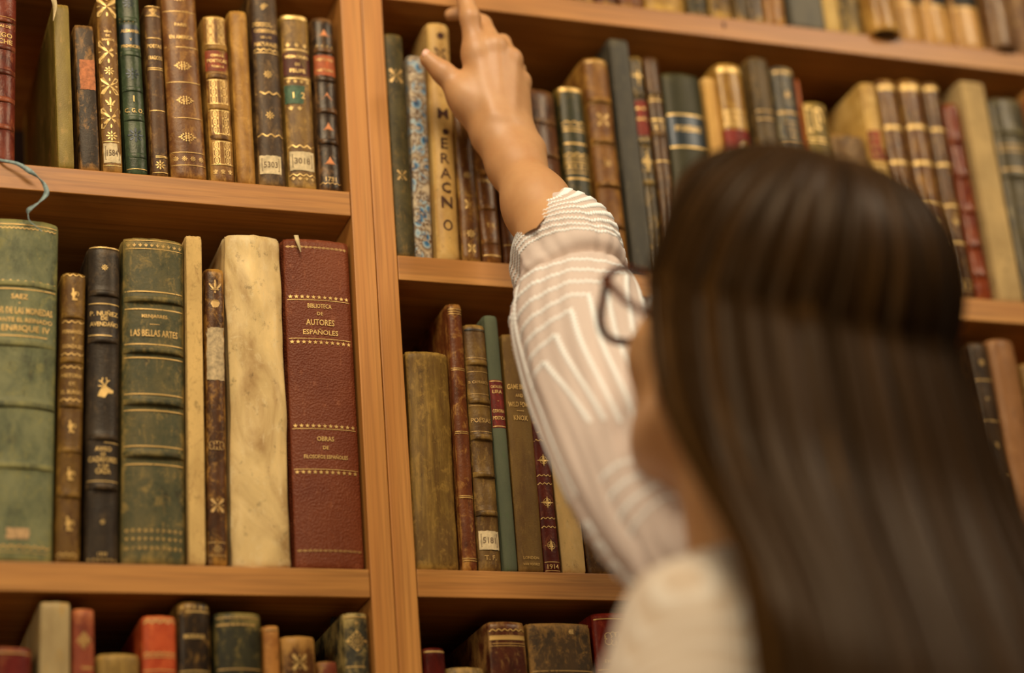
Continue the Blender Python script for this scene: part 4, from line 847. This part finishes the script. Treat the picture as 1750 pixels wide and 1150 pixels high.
# ---- head
EARL = hp(-.074, -.010, -.022)
def face_sdf(P):
    E = lambda c, r: sdf_ell(P, hp(*c), AX, tuple(q * HS for q in r))
    d = E((0, -.012, .028), (.074, .092, .080))
    d = smin(d, E((0, .030, -.030), (.060, .058, .078)), .03)
    d = smin(d, E((0, .050, -.088), (.030, .026, .020)), .03)              # chin
    d = smin(d, sdf_cone(P, hp(-.058, .0, -.060), hp(-.020, .052, -.094), .014, .012), .022)   # jaw
    d = smin(d, sdf_cone(P, hp(.058, .0, -.060), hp(.020, .052, -.094), .014, .012), .022)
    for s in (1, -1):
        d = smin(d, E((.038 * s, .062, -.030), (.020, .014, .018)), .02)   # cheek
        d = smin(d, E((.030 * s, .078, .020), (.022, .010, .007)), .012)   # brow
    d = smin(d, sdf_cone(P, hp(0, .086, .012), hp(0, .106, -.028), .007, .0105), .010)  # nose
    for s in (1, -1): d = smin(d, sdf_cone(P, hp(.010 * s, .094, -.031), hp(.011 * s, .090, -.033), .006, .006), .006)
    for s in (1, -1):
        d = np.maximum(d, -(E((.031 * s, .094, .004), (.015, .010, .010)) - 0)) if False else d
        d = smin(d, E((.031 * s, .076, .002), (.0135, .0125, .0125)), .003)  # eye
    d = smin(d, E((0, .088, -.056), (.022, .008, .0045)), .005); d = smin(d, E((0, .086, -.065), (.019, .009, .0055)), .005)   # lips
    for s in (1, -1):
        ear = E((.078 * s, -.012, -.018), (.008, .017, .029)); ear = smin(ear, E((.076 * s, -.004, -.042), (.007, .009, .010)), .008)
        ear = np.maximum(ear, -(E((.086 * s, -.010, -.014), (.007, .009, .016)))); d = smin(d, ear, .006)
    d = smin(d, sdf_cone(P, hp(0, -.018, -.065), NECK - UPW * .035, .052, .054), .03)
    d = smin(d, sdf_cone(P, NECK - UPW * .02, NECK - UPW * .07, .054, .075), .03)
    return d
hcv, hcf = nets(face_sdf, HC - np.array([.14, .15, .27]), HC + np.array([.14, .15, .14]), .0032); hcv = relax(hcv, hcf, 1)

# ---- trunk and limbs
HIPC = NECK + np.array([.0, 0, -.53]) - baz * .02
CH = NECK - UPW * .22 + baz * .035
HANDL = HIPC - brg * .26 + baz * .16 + UPW * .05; ELL = SHL - UPW * .27 - brg * .05 - baz * .02
HIPS = [HIPC + brg * .09 * s - UPW * .05 for s in (1, -1)]
KN = [np.array([h[0], h[1], .50]) + baz * .02 for h in HIPS]; AN = [np.array([k[0], k[1], .09]) - baz * .02 for k in KN]
ARMAX = (ELB - SHR)
def trunk_sdf(P, grow=0.0):
    T = np.array([brg, baz, UPW])
    d = sdf_ell(P, CH, T, (.150, .098, .20))
    d = smin(d, sdf_ell(P, CH - UPW * .17 - baz * .0, T, (.122, .088, .16)), .05)
    d = smin(d, sdf_ell(P, HIPC, T, (.162, .112, .13)), .06)
    d = smin(d, sdf_cone(P, NECK - UPW * .055 + baz * .02, SHL, .046, .046), .035); d = smin(d, sdf_cone(P, NECK - UPW * .045, SHR, .055, .052), .05)
    for s in (1, -1): d = smin(d, sdf_ell(P, CH + brg * .068 * s + baz * .085 - UPW * .05, T, (.055, .045, .055)), .03)
    return d - grow
def arml(P, g=0.0): 
    d = smin(sdf_cone(P, SHL, ELL, .046 + g, .038 + g), sdf_cone(P, ELL, HANDL, .038 + g, .024 + g), .015); return d
def armr(P, g=0.0): return sdf_cone(P, SHR, ELB, .050 + g, .038 + g)
def body_sdf(P):
    d = trunk_sdf(P); d = smin(d, arml(P), .03); d = smin(d, armr(P), .03); d = smin(d, sdf_cone(P, NECK + UPW * .02, NECK - UPW * .05, .050, .060), .04)
    for h, k, a in zip(HIPS, KN, AN):
        d = smin(d, sdf_cone(P, h, k, .088, .055), .03); d = smin(d, sdf_cone(P, k, a, .056, .036), .02)
        d = smin(d, sdf_cone(P, a - UPW * .045, a - UPW * .058 + baz * .16, .032, .028), .02)
    d = smin(d, sdf_ell(P, HANDL + baz * .05 - UPW * .02, np.array([brg, baz, UPW]), (.018, .055, .03)), .02)
    return d
allp = np.array([SHL, SHR, ELB, HANDL, NECK] + AN); lo = np.array([allp[:, 0].min() - .12, allp[:, 1].min() - .14, 0.002]); hi = np.array([allp[:, 0].max() + .14, allp[:, 1].max() + .22, NECK[2] + .02])
bv, bf = nets(body_sdf, lo, hi, .012); bv = relax(bv, bf, 1)

PO = np.array([HIPC[0], HIPC[1], 0.0])
woman = empty('person', PO, 'woman with long dark brown hair and white blouse reaching up to a book', 'person')
nv1, nv2 = len(hv), len(hv) + len(hcv)
body = mobj('body', np.concatenate([hv, hcv, bv]) - PO, np.concatenate([hf, hcf + nv1, bf + nv2]).tolist(), M_SKIN, woman)
# thumb nail and middle finger nail
def nail(c, along, normal, w_, l_, name='fingernail'):
    c = np.asarray(c); al = along / np.linalg.norm(along); nr = normal - al * (normal @ al); nr /= np.linalg.norm(nr); sd = np.cross(al, nr); V, F = [], []
    for i in range(7):
        for j in range(7):
            u, v = i / 3 - 1, j / 3 - 1; s = math.sqrt(max(0, 1 - .5 * v * v)) ; x = u * w_ * s; y = v * l_ * (1 - .12 * u * u)
            V.append(c + sd * x + al * y + nr * (-.35 * x * x / w_ * 1.4)  - PO)
    for i in range(6):
        for j in range(6): a = i * 7 + j; F.append((a, a + 7, a + 8, a + 1))
    o = mobj(name, V, F, M_NAIL, woman); so = o.modifiers.new('s', 'SOLIDIFY'); so.thickness = .0004; return o
M_NAIL = plain('nail', (232, 176, 146), .25, var=.03)
a, b = H(757, 124, -.036), H(731, 101, -.034); n = np.array([-.30, -.85, .42]); n /= np.linalg.norm(n)
nail(b * .80 + a * .20 + n * .0068, b - a, n, .0052, .0068)
# eyes
M_EYE = plain('eye_white', (226, 220, 208), .2, var=.02); M_IRIS = plain('iris', (60, 36, 22), .15); M_LIP = plain('lips', (176, 92, 80), .4)
def uv_ball(c, r, sc=(1, 1, 1), seg=20, rings=12):
    V, F = [], []
    for i in range(rings + 1):
        for j in range(seg):
            a, b_ = math.pi * i / rings, 2 * math.pi * j / seg; q = np.array([math.sin(a) * math.cos(b_) * sc[0], math.cos(a) * sc[1], math.sin(a) * math.sin(b_) * sc[2]]) * r
            V.append(np.asarray(c) + rgt * q[0] + fw * q[1] + hu * q[2] - PO)
    for i in range(rings):
        for j in range(seg): F.append((i * seg + j, i * seg + (j + 1) % seg, (i + 1) * seg + (j + 1) % seg, (i + 1) * seg + j))
    return V, F
for s in (1, -1):
    V, F = uv_ball(hp(.031 * s, .0795, .002), .0115); eo = mobj('eye', V, F, M_EYE, woman)
    V, F = uv_ball(hp(.031 * s, .0872, .002), .0052, (1, .75, 1)); mobj('iris', V, F, M_IRIS, eo)
    V, F = [], []
    for i in range(9):
        t = i / 8; x = (.014 + .030 * t) * s; z = .024 + .006 * math.sin(t * 2.4); y = .0885 - .012 * t * t
        V += [hp(x, y, z + .0025 * (1 - t * .6)) - PO, hp(x, y + .001, z - .0025 * (1 - t * .6)) - PO]
        if i: k = 2 * i; F.append((k - 2, k - 1, k + 1, k))
    eb = mobj('eyebrow', V, F, M_IRIS, woman); eb.modifiers.new('s', 'SOLIDIFY').thickness = .002
V, F = uv_ball(hp(0, .0905, -.0605), .010, (2.0, .7, .72)); mobj('lips', V, F, M_LIP, woman)

# ---- eyeglasses
def tube(pts, r, n=8, closed=False, flatz=1.0):
    P = [Vector(p) for p in pts]; V, F = [], []; N = len(P); up = Vector(hu)
    for i, p in enumerate(P):
        d = (P[(i + 1) % N] - P[i - 1]) if closed else (P[min(i + 1, N - 1)] - P[max(i - 1, 0)]); d.normalize()
        s = d.cross(up); s = s.normalized() if s.length > .05 else d.cross(Vector(rgt)).normalized(); q = s.cross(d)
        rr = r[i] if isinstance(r, (list, tuple)) else r
        for k in range(n): a_ = 2 * math.pi * k / n; V.append(p + s * math.cos(a_) * rr + q * math.sin(a_) * rr * flatz)
    for i in range(N if closed else N - 1):
        for k in range(n): F.append((i * n + k, i * n + (k + 1) % n, ((i + 1) % N) * n + (k + 1) % n, ((i + 1) % N) * n + k))
    if not closed: F += [tuple(range(n))[::-1], tuple((N - 1) * n + k for k in range(n))]
    return V, F
M_FRAME = NT('glasses_frame')
t = M_FRAME; c = t.ramp(t.noise(t.coord((1, 1, 1)), 160, 2), [(.45, lin((44, 22, 26))), (.6, lin((110, 54, 30)))]); t.l(c, t.b.inputs['Base Color']); t.b.inputs['Roughness'].default_value = .2; M_FRAME = t.m
t = NT('lens_glass'); t.b.inputs['Base Color'].default_value = (1, 1, 1, 1); t.b.inputs['Roughness'].default_value = .02; t.b.inputs['Alpha'].default_value = .05; t.b.inputs['Specular IOR Level'].default_value = .6; M_LENS = t.m
GO = hp(0, .10, 0)
gl = empty('eyeglasses', GO, 'dark tortoiseshell eyeglasses worn by the woman, left lens showing past her cheek', 'glasses')
GF = .116
def rim(s):
    pts = []
    for i in range(32):
        a_ = 2 * math.pi * i / 32; x = math.cos(a_); z = math.sin(a_); xx = .0285 * math.copysign(abs(x) ** .8, x); zz_ = (.0235 if z > 0 else .0285) * math.copysign(abs(z) ** .85, z)
        if z > 0 and x > 0: xx += .004 * z * x * 2; zz_ += .003 * x
        X = (.034 + xx) * s; pts.append(hp(X, GF - .010 * (abs(X) / .06) ** 2, -.001 + zz_))
    return pts
for s in (1, -1):
    pr = rim(s); V, F = tube(pr, .0027, 8, True); mobj('frame_rim', [np.array(v) - GO for v in V], F, M_FRAME, gl)
    V = [np.array(p) - GO for p in pr] + [np.mean([np.array(p) for p in pr], 0) - GO + fw * .001]; F = [(i, (i + 1) % 32, 32) for i in range(32)]
    lo_ = mobj('lens', V, F, M_LENS, gl); lo_.modifiers.new('s', 'SOLIDIFY').thickness = .001
    hx = hp(.0635 * s, GF - .013, .013); V, F = tube([hx, hp(.071 * s, GF - .018, .012), hp(.077 * s, .06, .002), hp(.082 * s, .0, -.006), hp(.084 * s, -.012, -.004), hp(.082 * s, -.03, -.022)], [.0032, .0032, .0026, .0022, .0022, .0022], 8)
    mobj('temple_arm', [np.array(v) - GO for v in V], F, M_FRAME, gl)
V, F = tube([hp(-.009, GF, .006), hp(0, GF + .002, .009), hp(.009, GF, .006)], .002, 8); mobj('bridge', [np.array(v) - GO for v in V], F, M_FRAME, gl)

# ---- hair
def hair_pt(phi, s, off=0.0):
    """phi: azimuth from the face (0) to the back (pi), signed; s 0..1 crown to ear level, beyond 1 the fall in metres*..."""
    cx, cy = math.sin(phi), math.cos(phi)
    fr = max(0.0, min(1.0, (cy + .35) / .7)) * min(1, max(0, (s - .45) / .4)); a_, b_, c_ = .102 - .012 * fr + off, .112 + .008 * max(0, cy) - .024 * fr + off, .100 + off
    th0 = .0
    if s <= 1:
        th = th0 + (math.pi / 2 - th0) * s
        # flatten toward the middle parting
        sb = math.sin(th) ** .78; r, f, u = a_ * sb * cx, b_ * sb * cy, c_ * math.cos(th)
        u -= .004 * math.exp(-(r / .012) ** 2) * (1 if s < .9 else 0)
        return hp(r, f - .012, u + .026)
    L = (s - 1) * .60
    e0 = hp(a_ * cx, b_ * cy - .012, .026)
    dn = -UPW
    k = min(1, L / (.22 + .05 * (1 - cy) / 2)); k = k * k * (3 - 2 * k)
    curt = HC + rgt * ((.110 + off) * cx * (1 + .06 * k) + .004) + az * ((.050 + off) * cy - .072)
    hor = np.array([e0[0], e0[1], 0]) * (1 - k) + np.array([curt[0], curt[1], 0]) * k
    k2 = min(1, max(0, (L - .08) / .18)); k2 = k2 * k2 * (3 - 2 * k2); hor = hor - np.array([az[0], az[1], 0]) * .046 * k2 - rgt * .022 * k2
    bul = .010 * math.sin(min(1, L / .2) * math.pi)
    p = hor + np.array([0, 0, e0[2] - L]) + (rgt * cx + az * cy * .6) * bul
    return p
PH0 = math.radians(73)
M_HAIR = NT('hair')
t = M_HAIR
v = t.n('ShaderNodeAttribute', attribute_name='strand'); f = v.outputs['Fac']
c = t.ramp(f, [(0.0, lin((18, 10, 3))), (.42, lin((52, 32, 11))), (.75, lin((90, 58, 22))), (1.0, lin((120, 82, 38)))])
t.l(c, t.b.inputs['Base Color']); t.b.inputs['Roughness'].default_value = .42; t.b.inputs['Specular IOR Level'].default_value = .13; t.b.inputs['Specular Tint'].default_value = (1, .8, .55, 1); M_HAIR = t.m
NP, NS = 150, 64
def phis(k): q = k / (NP - 1) * 2 - 1; return math.pi + q * (math.pi - PH0)
V, F, A = [], [], []
ss = [i / 22 for i in range(23)] + [1 + (i + 1) / 41 * .98 for i in range(41)]
rh = random.Random(3)
def hairline(phi):   # where hair may start on the front (s value)
    return 0
for k in range(NP):
    ph = phis(k)
    for i, s in enumerate(ss):
        w_ = (.0022 * math.sin(k * .9) + .0016 * math.sin(k * 2.3 + 1)) * min(1, max(0, s - .15) * 1.5)
        w_ += .004 * mnoise.noise(Vector((k * .11, s * 1.5, 2))) * s
        V.append(hair_pt(ph, s, w_)); A.append(.35 + .35 * mnoise.noise(Vector((k * .7, s * .8, 0))))
n1 = len(ss)
for k in range(NP - 1):
    for i in range(n1 - 1): a_ = k * n1 + i; F.append((a_, a_ + 1, a_ + n1 + 1, a_ + n1))
# front cap above the forehead
NF = 40; base = len(V)
for k in range(NF + 1):
    ph = -PH0 - .02 + (2 * PH0 + .04) * k / NF
    for i in range(15):
        s = (i / 14) * (.50 + .28 * (abs(ph) / PH0) ** 2.2); V.append(hair_pt(ph, s, .0)); A.append(.3)
for k in range(NF):
    for i in range(14): a_ = base + k * 15 + i; F.append((a_, a_ + 1, a_ + 16, a_ + 15))
hair = mobj('hair', np.array(V) - PO, F, M_HAIR, woman)
so = hair.modifiers.new('s', 'SOLIDIFY'); so.thickness = .006; so.offset = -1
at_ = hair.data.attributes.new('strand', 'FLOAT', 'POINT'); at_.data.foreach_set('value', [float(min(1, max(0, q))) for q in A])
# locks of strands over the mass
V, F, A = [], [], []
def strand(ph, s0, s1, off, dph, wid, tone, n=26):
    b0 = len(V); w1, w2 = rh.uniform(-1, 1), rh.uniform(0, 6)
    for i in range(n):
        t_ = i / (n - 1); s = s0 + (s1 - s0) * t_; p_ = ph + dph * t_ + .012 * w1 * math.sin(s * 3 + w2)
        p_ = math.copysign(max(abs(p_), .01), p_)
        o_ = off * min(1, .25 + s) + .0012 * math.sin(s * 5 + w2)
        c0 = hair_pt(p_, s, o_); c1 = hair_pt(p_ + .02, s, o_); tv = c1 - c0; L = np.linalg.norm(tv); tv = tv / L if L > 1e-6 else rgt
        ww = wid * (1 if t_ < .8 else (1 - t_) / .2 + .05); nr = (c0 - HC); nr = nr - tv * (nr @ tv); nr[2] *= .3; nr /= np.linalg.norm(nr) + 1e-9
        V.extend([c0 - tv * ww, c0 + tv * ww, c0 + nr * ww * .8]); A.extend([tone] * 3)
    for i in range(n - 1):
        for k in range(3): a_, a2 = b0 + 3 * i + k, b0 + 3 * i + (k + 1) % 3; F.append((a_, a2, a2 + 3, a_ + 3))
for i in range(2600):
    side = 1 if rh.random() < .42 else -1; ph = rh.uniform(PH0 - .04, math.pi) * side
    cl = mnoise.noise(Vector((ph * 7, 3, 1))) * .75 + mnoise.noise(Vector((ph * 23, 8, 1))) * .55
    tone = min(1, max(0, .42 + cl * .9 + rh.uniform(-.16, .16)))
    strand(ph, rh.uniform(.03, .25), rh.uniform(1.75, 1.99), rh.uniform(.0005, .006), rh.uniform(-.03, .03), rh.uniform(.0005, .0011), tone)
for i in range(420):   # swept off the forehead
    side = 1 if rh.random() < .5 else -1; ph = rh.uniform(.05, PH0) * side
    strand(ph, .02, .45 + .27 * (abs(ph) / PH0) ** 2.2, rh.uniform(.0005, .003), .10 * side, rh.uniform(.0005, .001), min(1, max(0, .45 + rh.uniform(-.2, .2))), 12)
st = mobj('hair_strands', np.array(V) - PO, F, M_HAIR, woman); st['kind'] = 'stuff'
at_ = st.data.attributes.new('strand', 'FLOAT', 'POINT'); at_.data.foreach_set('value', A)

# ---- blouse: trunk and left sleeve
def fabric(name, col, alpha, stripes=False):
    t = NT(name); t.b.inputs['Roughness'].default_value = .75; t.b.inputs['Specular IOR Level'].default_value = .2
    t.b.inputs['Sheen Weight'].default_value = .2
    w_ = t.noise(t.coord((1, 1, 1)), 1500, 2, .5); cc = lin(col)
    if stripes:
        sp = t.n('ShaderNodeSeparateXYZ'); t.l(t.coord((1, 1, 1)), sp.inputs[0])
        zig = t.math('PINGPONG', t.math('MULTIPLY', t.math('ADD', sp.outputs[0], sp.outputs[1]), 1.0), .035)
        k = t.math('FRACT', t.math('MULTIPLY', t.math('ADD', sp.outputs[2], zig), 62.0)); m = t.ramp(k, [(.30, B0), (.36, W1), (.62, W1), (.68, B0)])
        cl = t.mix(m, cc, lin((236, 218, 192))); t.l(cl, t.b.inputs['Base Color']); t.bump(m, .5, .001)
    else: t.b.inputs['Base Color'].default_value = cc; t.bump(w_, .1, .0003)
    if alpha < 1:
        t.l(t.math('MULTIPLY_ADD', w_, .15, alpha - .07), t.b.inputs['Alpha'])
    return t.m
M_BLOUSE = fabric('blouse_cloth', (216, 190, 158), 1, True)
M_SHEER = fabric('sheer_cloth', (228, 204, 184), .80)
M_EMB = plain('embroidery_thread', (250, 244, 232), .8, var=.03, scale=900, spec=.2)
WAIST = HIPC[2] + .02
def blouse_sdf(P):
    d = trunk_sdf(P, .010); d = smin(d, arml(P, .014), .03); d = smin(d, sdf_cone(P, SHR, SHR + ARMAX * .3, .066, .066), .03)
    fold = .003 * np.sin(P[..., 2] * 60 + P[..., 0] * 35) * np.sin(P[..., 0] * 50 + 1)
    d = d + fold
    nk = sdf_cone(P, NECK + UPW * .06, NECK - UPW * .03 + baz * .02, .062, .070)
    d = np.maximum(d, -nk); d = np.maximum(d, WAIST - P[..., 2])
    d = np.maximum(d, -sdf_cone(P, HANDL, HANDL + (HANDL - ELL) * .5, .06, .08))
    return d
bv2, bf2 = nets(blouse_sdf, np.array([lo[0] - .03, lo[1] - .03, WAIST - .02]), np.array([hi[0], hi[1], NECK[2] + .03]), .009); bv2 = relax(bv2, bf2, 1)
mobj('blouse', bv2 - PO, bf2.tolist(), M_BLOUSE, woman)
M_TRS = plain('dark_trousers', (46, 48, 60), .85, var=.08)
def trouser_sdf(P):
    d = sdf_ell(P, HIPC, np.array([brg, baz, UPW]), (.175, .125, .15))
    for h, k, a in zip(HIPS, KN, AN): d = smin(d, sdf_cone(P, h, k, .102, .075), .03); d = smin(d, sdf_cone(P, k, a + UPW * .0, .075, .070), .02)
    d = np.maximum(d, P[..., 2] - WAIST - .02); return np.maximum(d, .07 - P[..., 2])
tv_, tf_ = nets(trouser_sdf, np.array([HIPC[0] - .25, HIPC[1] - .25, .05]), np.array([HIPC[0] + .25, HIPC[1] + .25, WAIST + .04]), .012)
mobj('trousers', relax(tv_, tf_, 1) - PO, tf_.tolist(), M_TRS, woman)

# ---- right sleeve: a loose sheer tube pushed up the forearm, turned-over cuff at its mouth
SL = [  # px, py, Y, radius (px at that place)
    (924, 365, -.082, 51), (928, 369, -.083, 58), (937, 378, -.085, 71), (950, 395, -.088, 86), (964, 420, -.093, 97), (974, 450, -.100, 98), (980, 474, -.107, 94), (983, 490, -.112, 94),
    (984, 506, -.116, 103), (986, 530, -.122, 114), (990, 560, -.130, 121), (1000, 600, -.142, 124), (1016, 650, -.158, 124), (1038, 705, -.178, 121), (1062, 765, -.200, 117),
    (1090, 830, -.225, 114), (1125, 890, -.250, 112), (1170, 940, -.275, 110), (1225, 975, -.300, 106)]
cent = [at(x, y, Y) for x, y, Y, r in SL] + [SHR + (ELB - SHR) * .12 * k for k in (1.6, .3)]
rad = [r / ppm(c_) for (x, y, Y, r), c_ in zip(SL, cent)] + [.066, .060]
def catmull(P, sub):
    P = [np.asarray(p, float) for p in P]; out = []
    for i in range(len(P) - 1):
        p0, p1, p2, p3 = P[max(i - 1, 0)], P[i], P[i + 1], P[min(i + 2, len(P) - 1)]
        for j in range(sub):
            t_ = j / sub; out.append(.5 * ((2 * p1) + (p2 - p0) * t_ + (2 * p0 - 5 * p1 + 4 * p2 - p3) * t_ * t_ + (3 * p1 - p0 - 3 * p2 + p3) * t_ ** 3))
    out.append(P[-1]); return out
SUB = 8; CC = catmull([np.append(c_, r_) for c_, r_ in zip(cent, rad)], SUB); NR = len(CC); NA = 160
ctr = np.array([c_[:3] for c_ in CC]); rr_ = np.array([c_[3] for c_ in CC])
tan = np.gradient(ctr, axis=0); 
for _ in range(14): tan[1:-1] = (tan[:-2] + 2 * tan[1:-1] + tan[2:]) / 4
tan[:8] = tan[12]
tan /= np.linalg.norm(tan, axis=1)[:, None]
# distance along the sleeve, used for folds and stitched lines
dist = np.concatenate([[0], np.cumsum(np.linalg.norm(np.diff(ctr, axis=0), axis=1))])
def sleeve_pt(i, a_, out=0.0):
    """ring index (float) and angle; angle 0 looks at the camera"""
    i0 = int(min(NR - 2, max(0, math.floor(i)))); t_ = i - i0
    c_ = ctr[i0] * (1 - t_) + ctr[i0 + 1] * t_; r_ = rr_[i0] * (1 - t_) + rr_[i0 + 1] * t_; T = tan[i0] * (1 - t_) + tan[i0 + 1] * t_; T /= np.linalg.norm(T)
    d_ = dist[i0] * (1 - t_) + dist[i0 + 1] * t_
    n_ = -FW - T * (-FW @ T); n_ /= np.linalg.norm(n_); b_ = np.cross(T, n_)
    amp = min(1, max(0, (d_ - .015) / .04))
    x, y = math.cos(a_), math.sin(a_)
    fo = .0040 * amp * mnoise.noise(Vector((x * 2.2 + 5, y * 2.2, d_ * 9))) + .0030 * amp * mnoise.noise(Vector((x * 5 + 2, y * 5, d_ * 7 + 4)))
    fo += .0011 * math.sin(a_ * 16 + 2 * math.sin(a_ * 3)) * max(0, 1 - d_ / .03)                       # gathers at the mouth
    roll = math.exp(-((d_ - ROLL - .010 * math.sin(a_ - .6)) / .0036) ** 2); fo -= .0075 * roll          # deep tuck under the turned-over part
    lip = math.exp(-((d_ - ROLL + .012 - .010 * math.sin(a_ - .6)) / .008) ** 2); fo += .0030 * lip
    R_ = r_ + fo + out; return c_ + (n_ * x * .92 + b_ * y) * R_
ROLL = dist[8 * SUB - 3] 
V = [sleeve_pt(i, 2 * math.pi * k / NA) for i in range(NR) for k in range(NA)]; F = []
for i in range(NR - 1):
    for k in range(NA): F.append((i * NA + k, (i + 1) * NA + k, (i + 1) * NA + (k + 1) % NA, i * NA + (k + 1) % NA))
# the mouth turns inward
b0 = len(V)
for q in (1, 2, 3):
    for k in range(NA):
        a_ = 2 * math.pi * k / NA; p = np.array(V[k]); c_ = ctr[0] + tan[0] * .004 * q; V.append(c_ + (p - ctr[0]) * (1 - .07 * q))
for q in range(3):
    for k in range(NA):
        o_ = (b0 + (q - 1) * NA) if q else 0; F.append((o_ + (k + 1) % NA, b0 + q * NA + (k + 1) % NA, b0 + q * NA + k, o_ + k))
sleeve = mobj('sleeve', np.array(V) - PO, F, M_SHEER, woman)
# raised zigzag embroidery: nested angular lines running down the sleeve and turning across it
V, F = [], []
def stitch(path, wid=.0030, per=.0038):
    """path: list of (distance along, angle)"""
    pts = []
    for (d0, a0), (d1, a1) in zip(path, path[1:]):
        L = math.hypot(d1 - d0, (a1 - a0) * .052); n_ = max(2, int(L / (per / 2)))
        pts += [(d0 + (d1 - d0) * j / n_, a0 + (a1 - a0) * j / n_) for j in range(n_)]
    pts.append(path[-1]); prev = None
    for j, (d_, a_) in enumerate(pts):
        i = float(np.interp(d_, dist, np.arange(NR))); q = pts[min(j + 1, len(pts) - 1)]; p_ = pts[max(j - 1, 0)]
        td, ta = q[0] - p_[0], (q[1] - p_[1]) * .052; L = math.hypot(td, ta) or 1; nd, na = -ta / L, td / L
        zz_ = .0013 * (1 if j % 2 else -1); row = []
        for u, h in ((-wid / 2, .0003), (-wid / 4, .0010), (wid / 4, .0010), (wid / 2, .0003)):
            dd = d_ + nd * (u + zz_); aa = a_ + na * (u + zz_) / .052
            row.append(len(V)); V.append(sleeve_pt(float(np.interp(dd, dist, np.arange(NR))), aa, h))
        if prev:
            for k in range(3): F.append((prev[k], prev[k + 1], row[k + 1], row[k]))
        prev = row
D0 = ROLL + .012; DE = dist[-3 * SUB]
for rep in range(3):                      # panels around the sleeve
    A0 = -1.02 + rep * math.pi * 2 / 3
    for j in range(7):                    # nested hooks: along the sleeve, then across at its upper end
        da = .27 * j; top = D0 + .0165 * j
        stitch([(min(DE, D0 + .215 - .006 * j), A0 + da * .8 + .05), (D0 + .13, A0 + da * .92 + .02), (top, A0 + da), (top + .003, A0 + 2.02)])
    for j in range(5):                    # short hooks at the lower end
        top = D0 + .235 + .017 * j
        if top < DE: stitch([(top + .012, A0 + .1), (top, A0 + .1), (top - .006, A0 + 1.5)])
for j in range(8):                        # turned-over part: chevron rows all the way round
    d_ = .007 + .0078 * j
    if d_ < ROLL - .002: stitch([(max(.002, d_ + (.006 if q % 2 else -.006)), -math.pi - .5 + 2 * math.pi * q / 6) for q in range(7)], .0024, .0032)
emb = mobj('embroidery', np.array(V) - PO, F, M_EMB, sleeve)
# scalloped edge of the sleeve's mouth
V, F = [], []
N_ = 150
for k in range(N_):
    a_ = 2 * math.pi * k / N_; p = sleeve_pt(0.6, a_, .0004 + .0007 * abs(math.sin(k * 1.3)))
    V += [p + tan[0] * .0015, p + (p - ctr[0]) * .03, p - tan[0] * .0022, p - (p - ctr[0]) * .02]
for k in range(N_):
    for q in range(4): F.append((4 * k + q, 4 * ((k + 1) % N_) + q, 4 * ((k + 1) % N_) + (q + 1) % 4, 4 * k + (q + 1) % 4))
mobj('cuff_edge', np.array(V) - PO, F, M_EMB, sleeve)
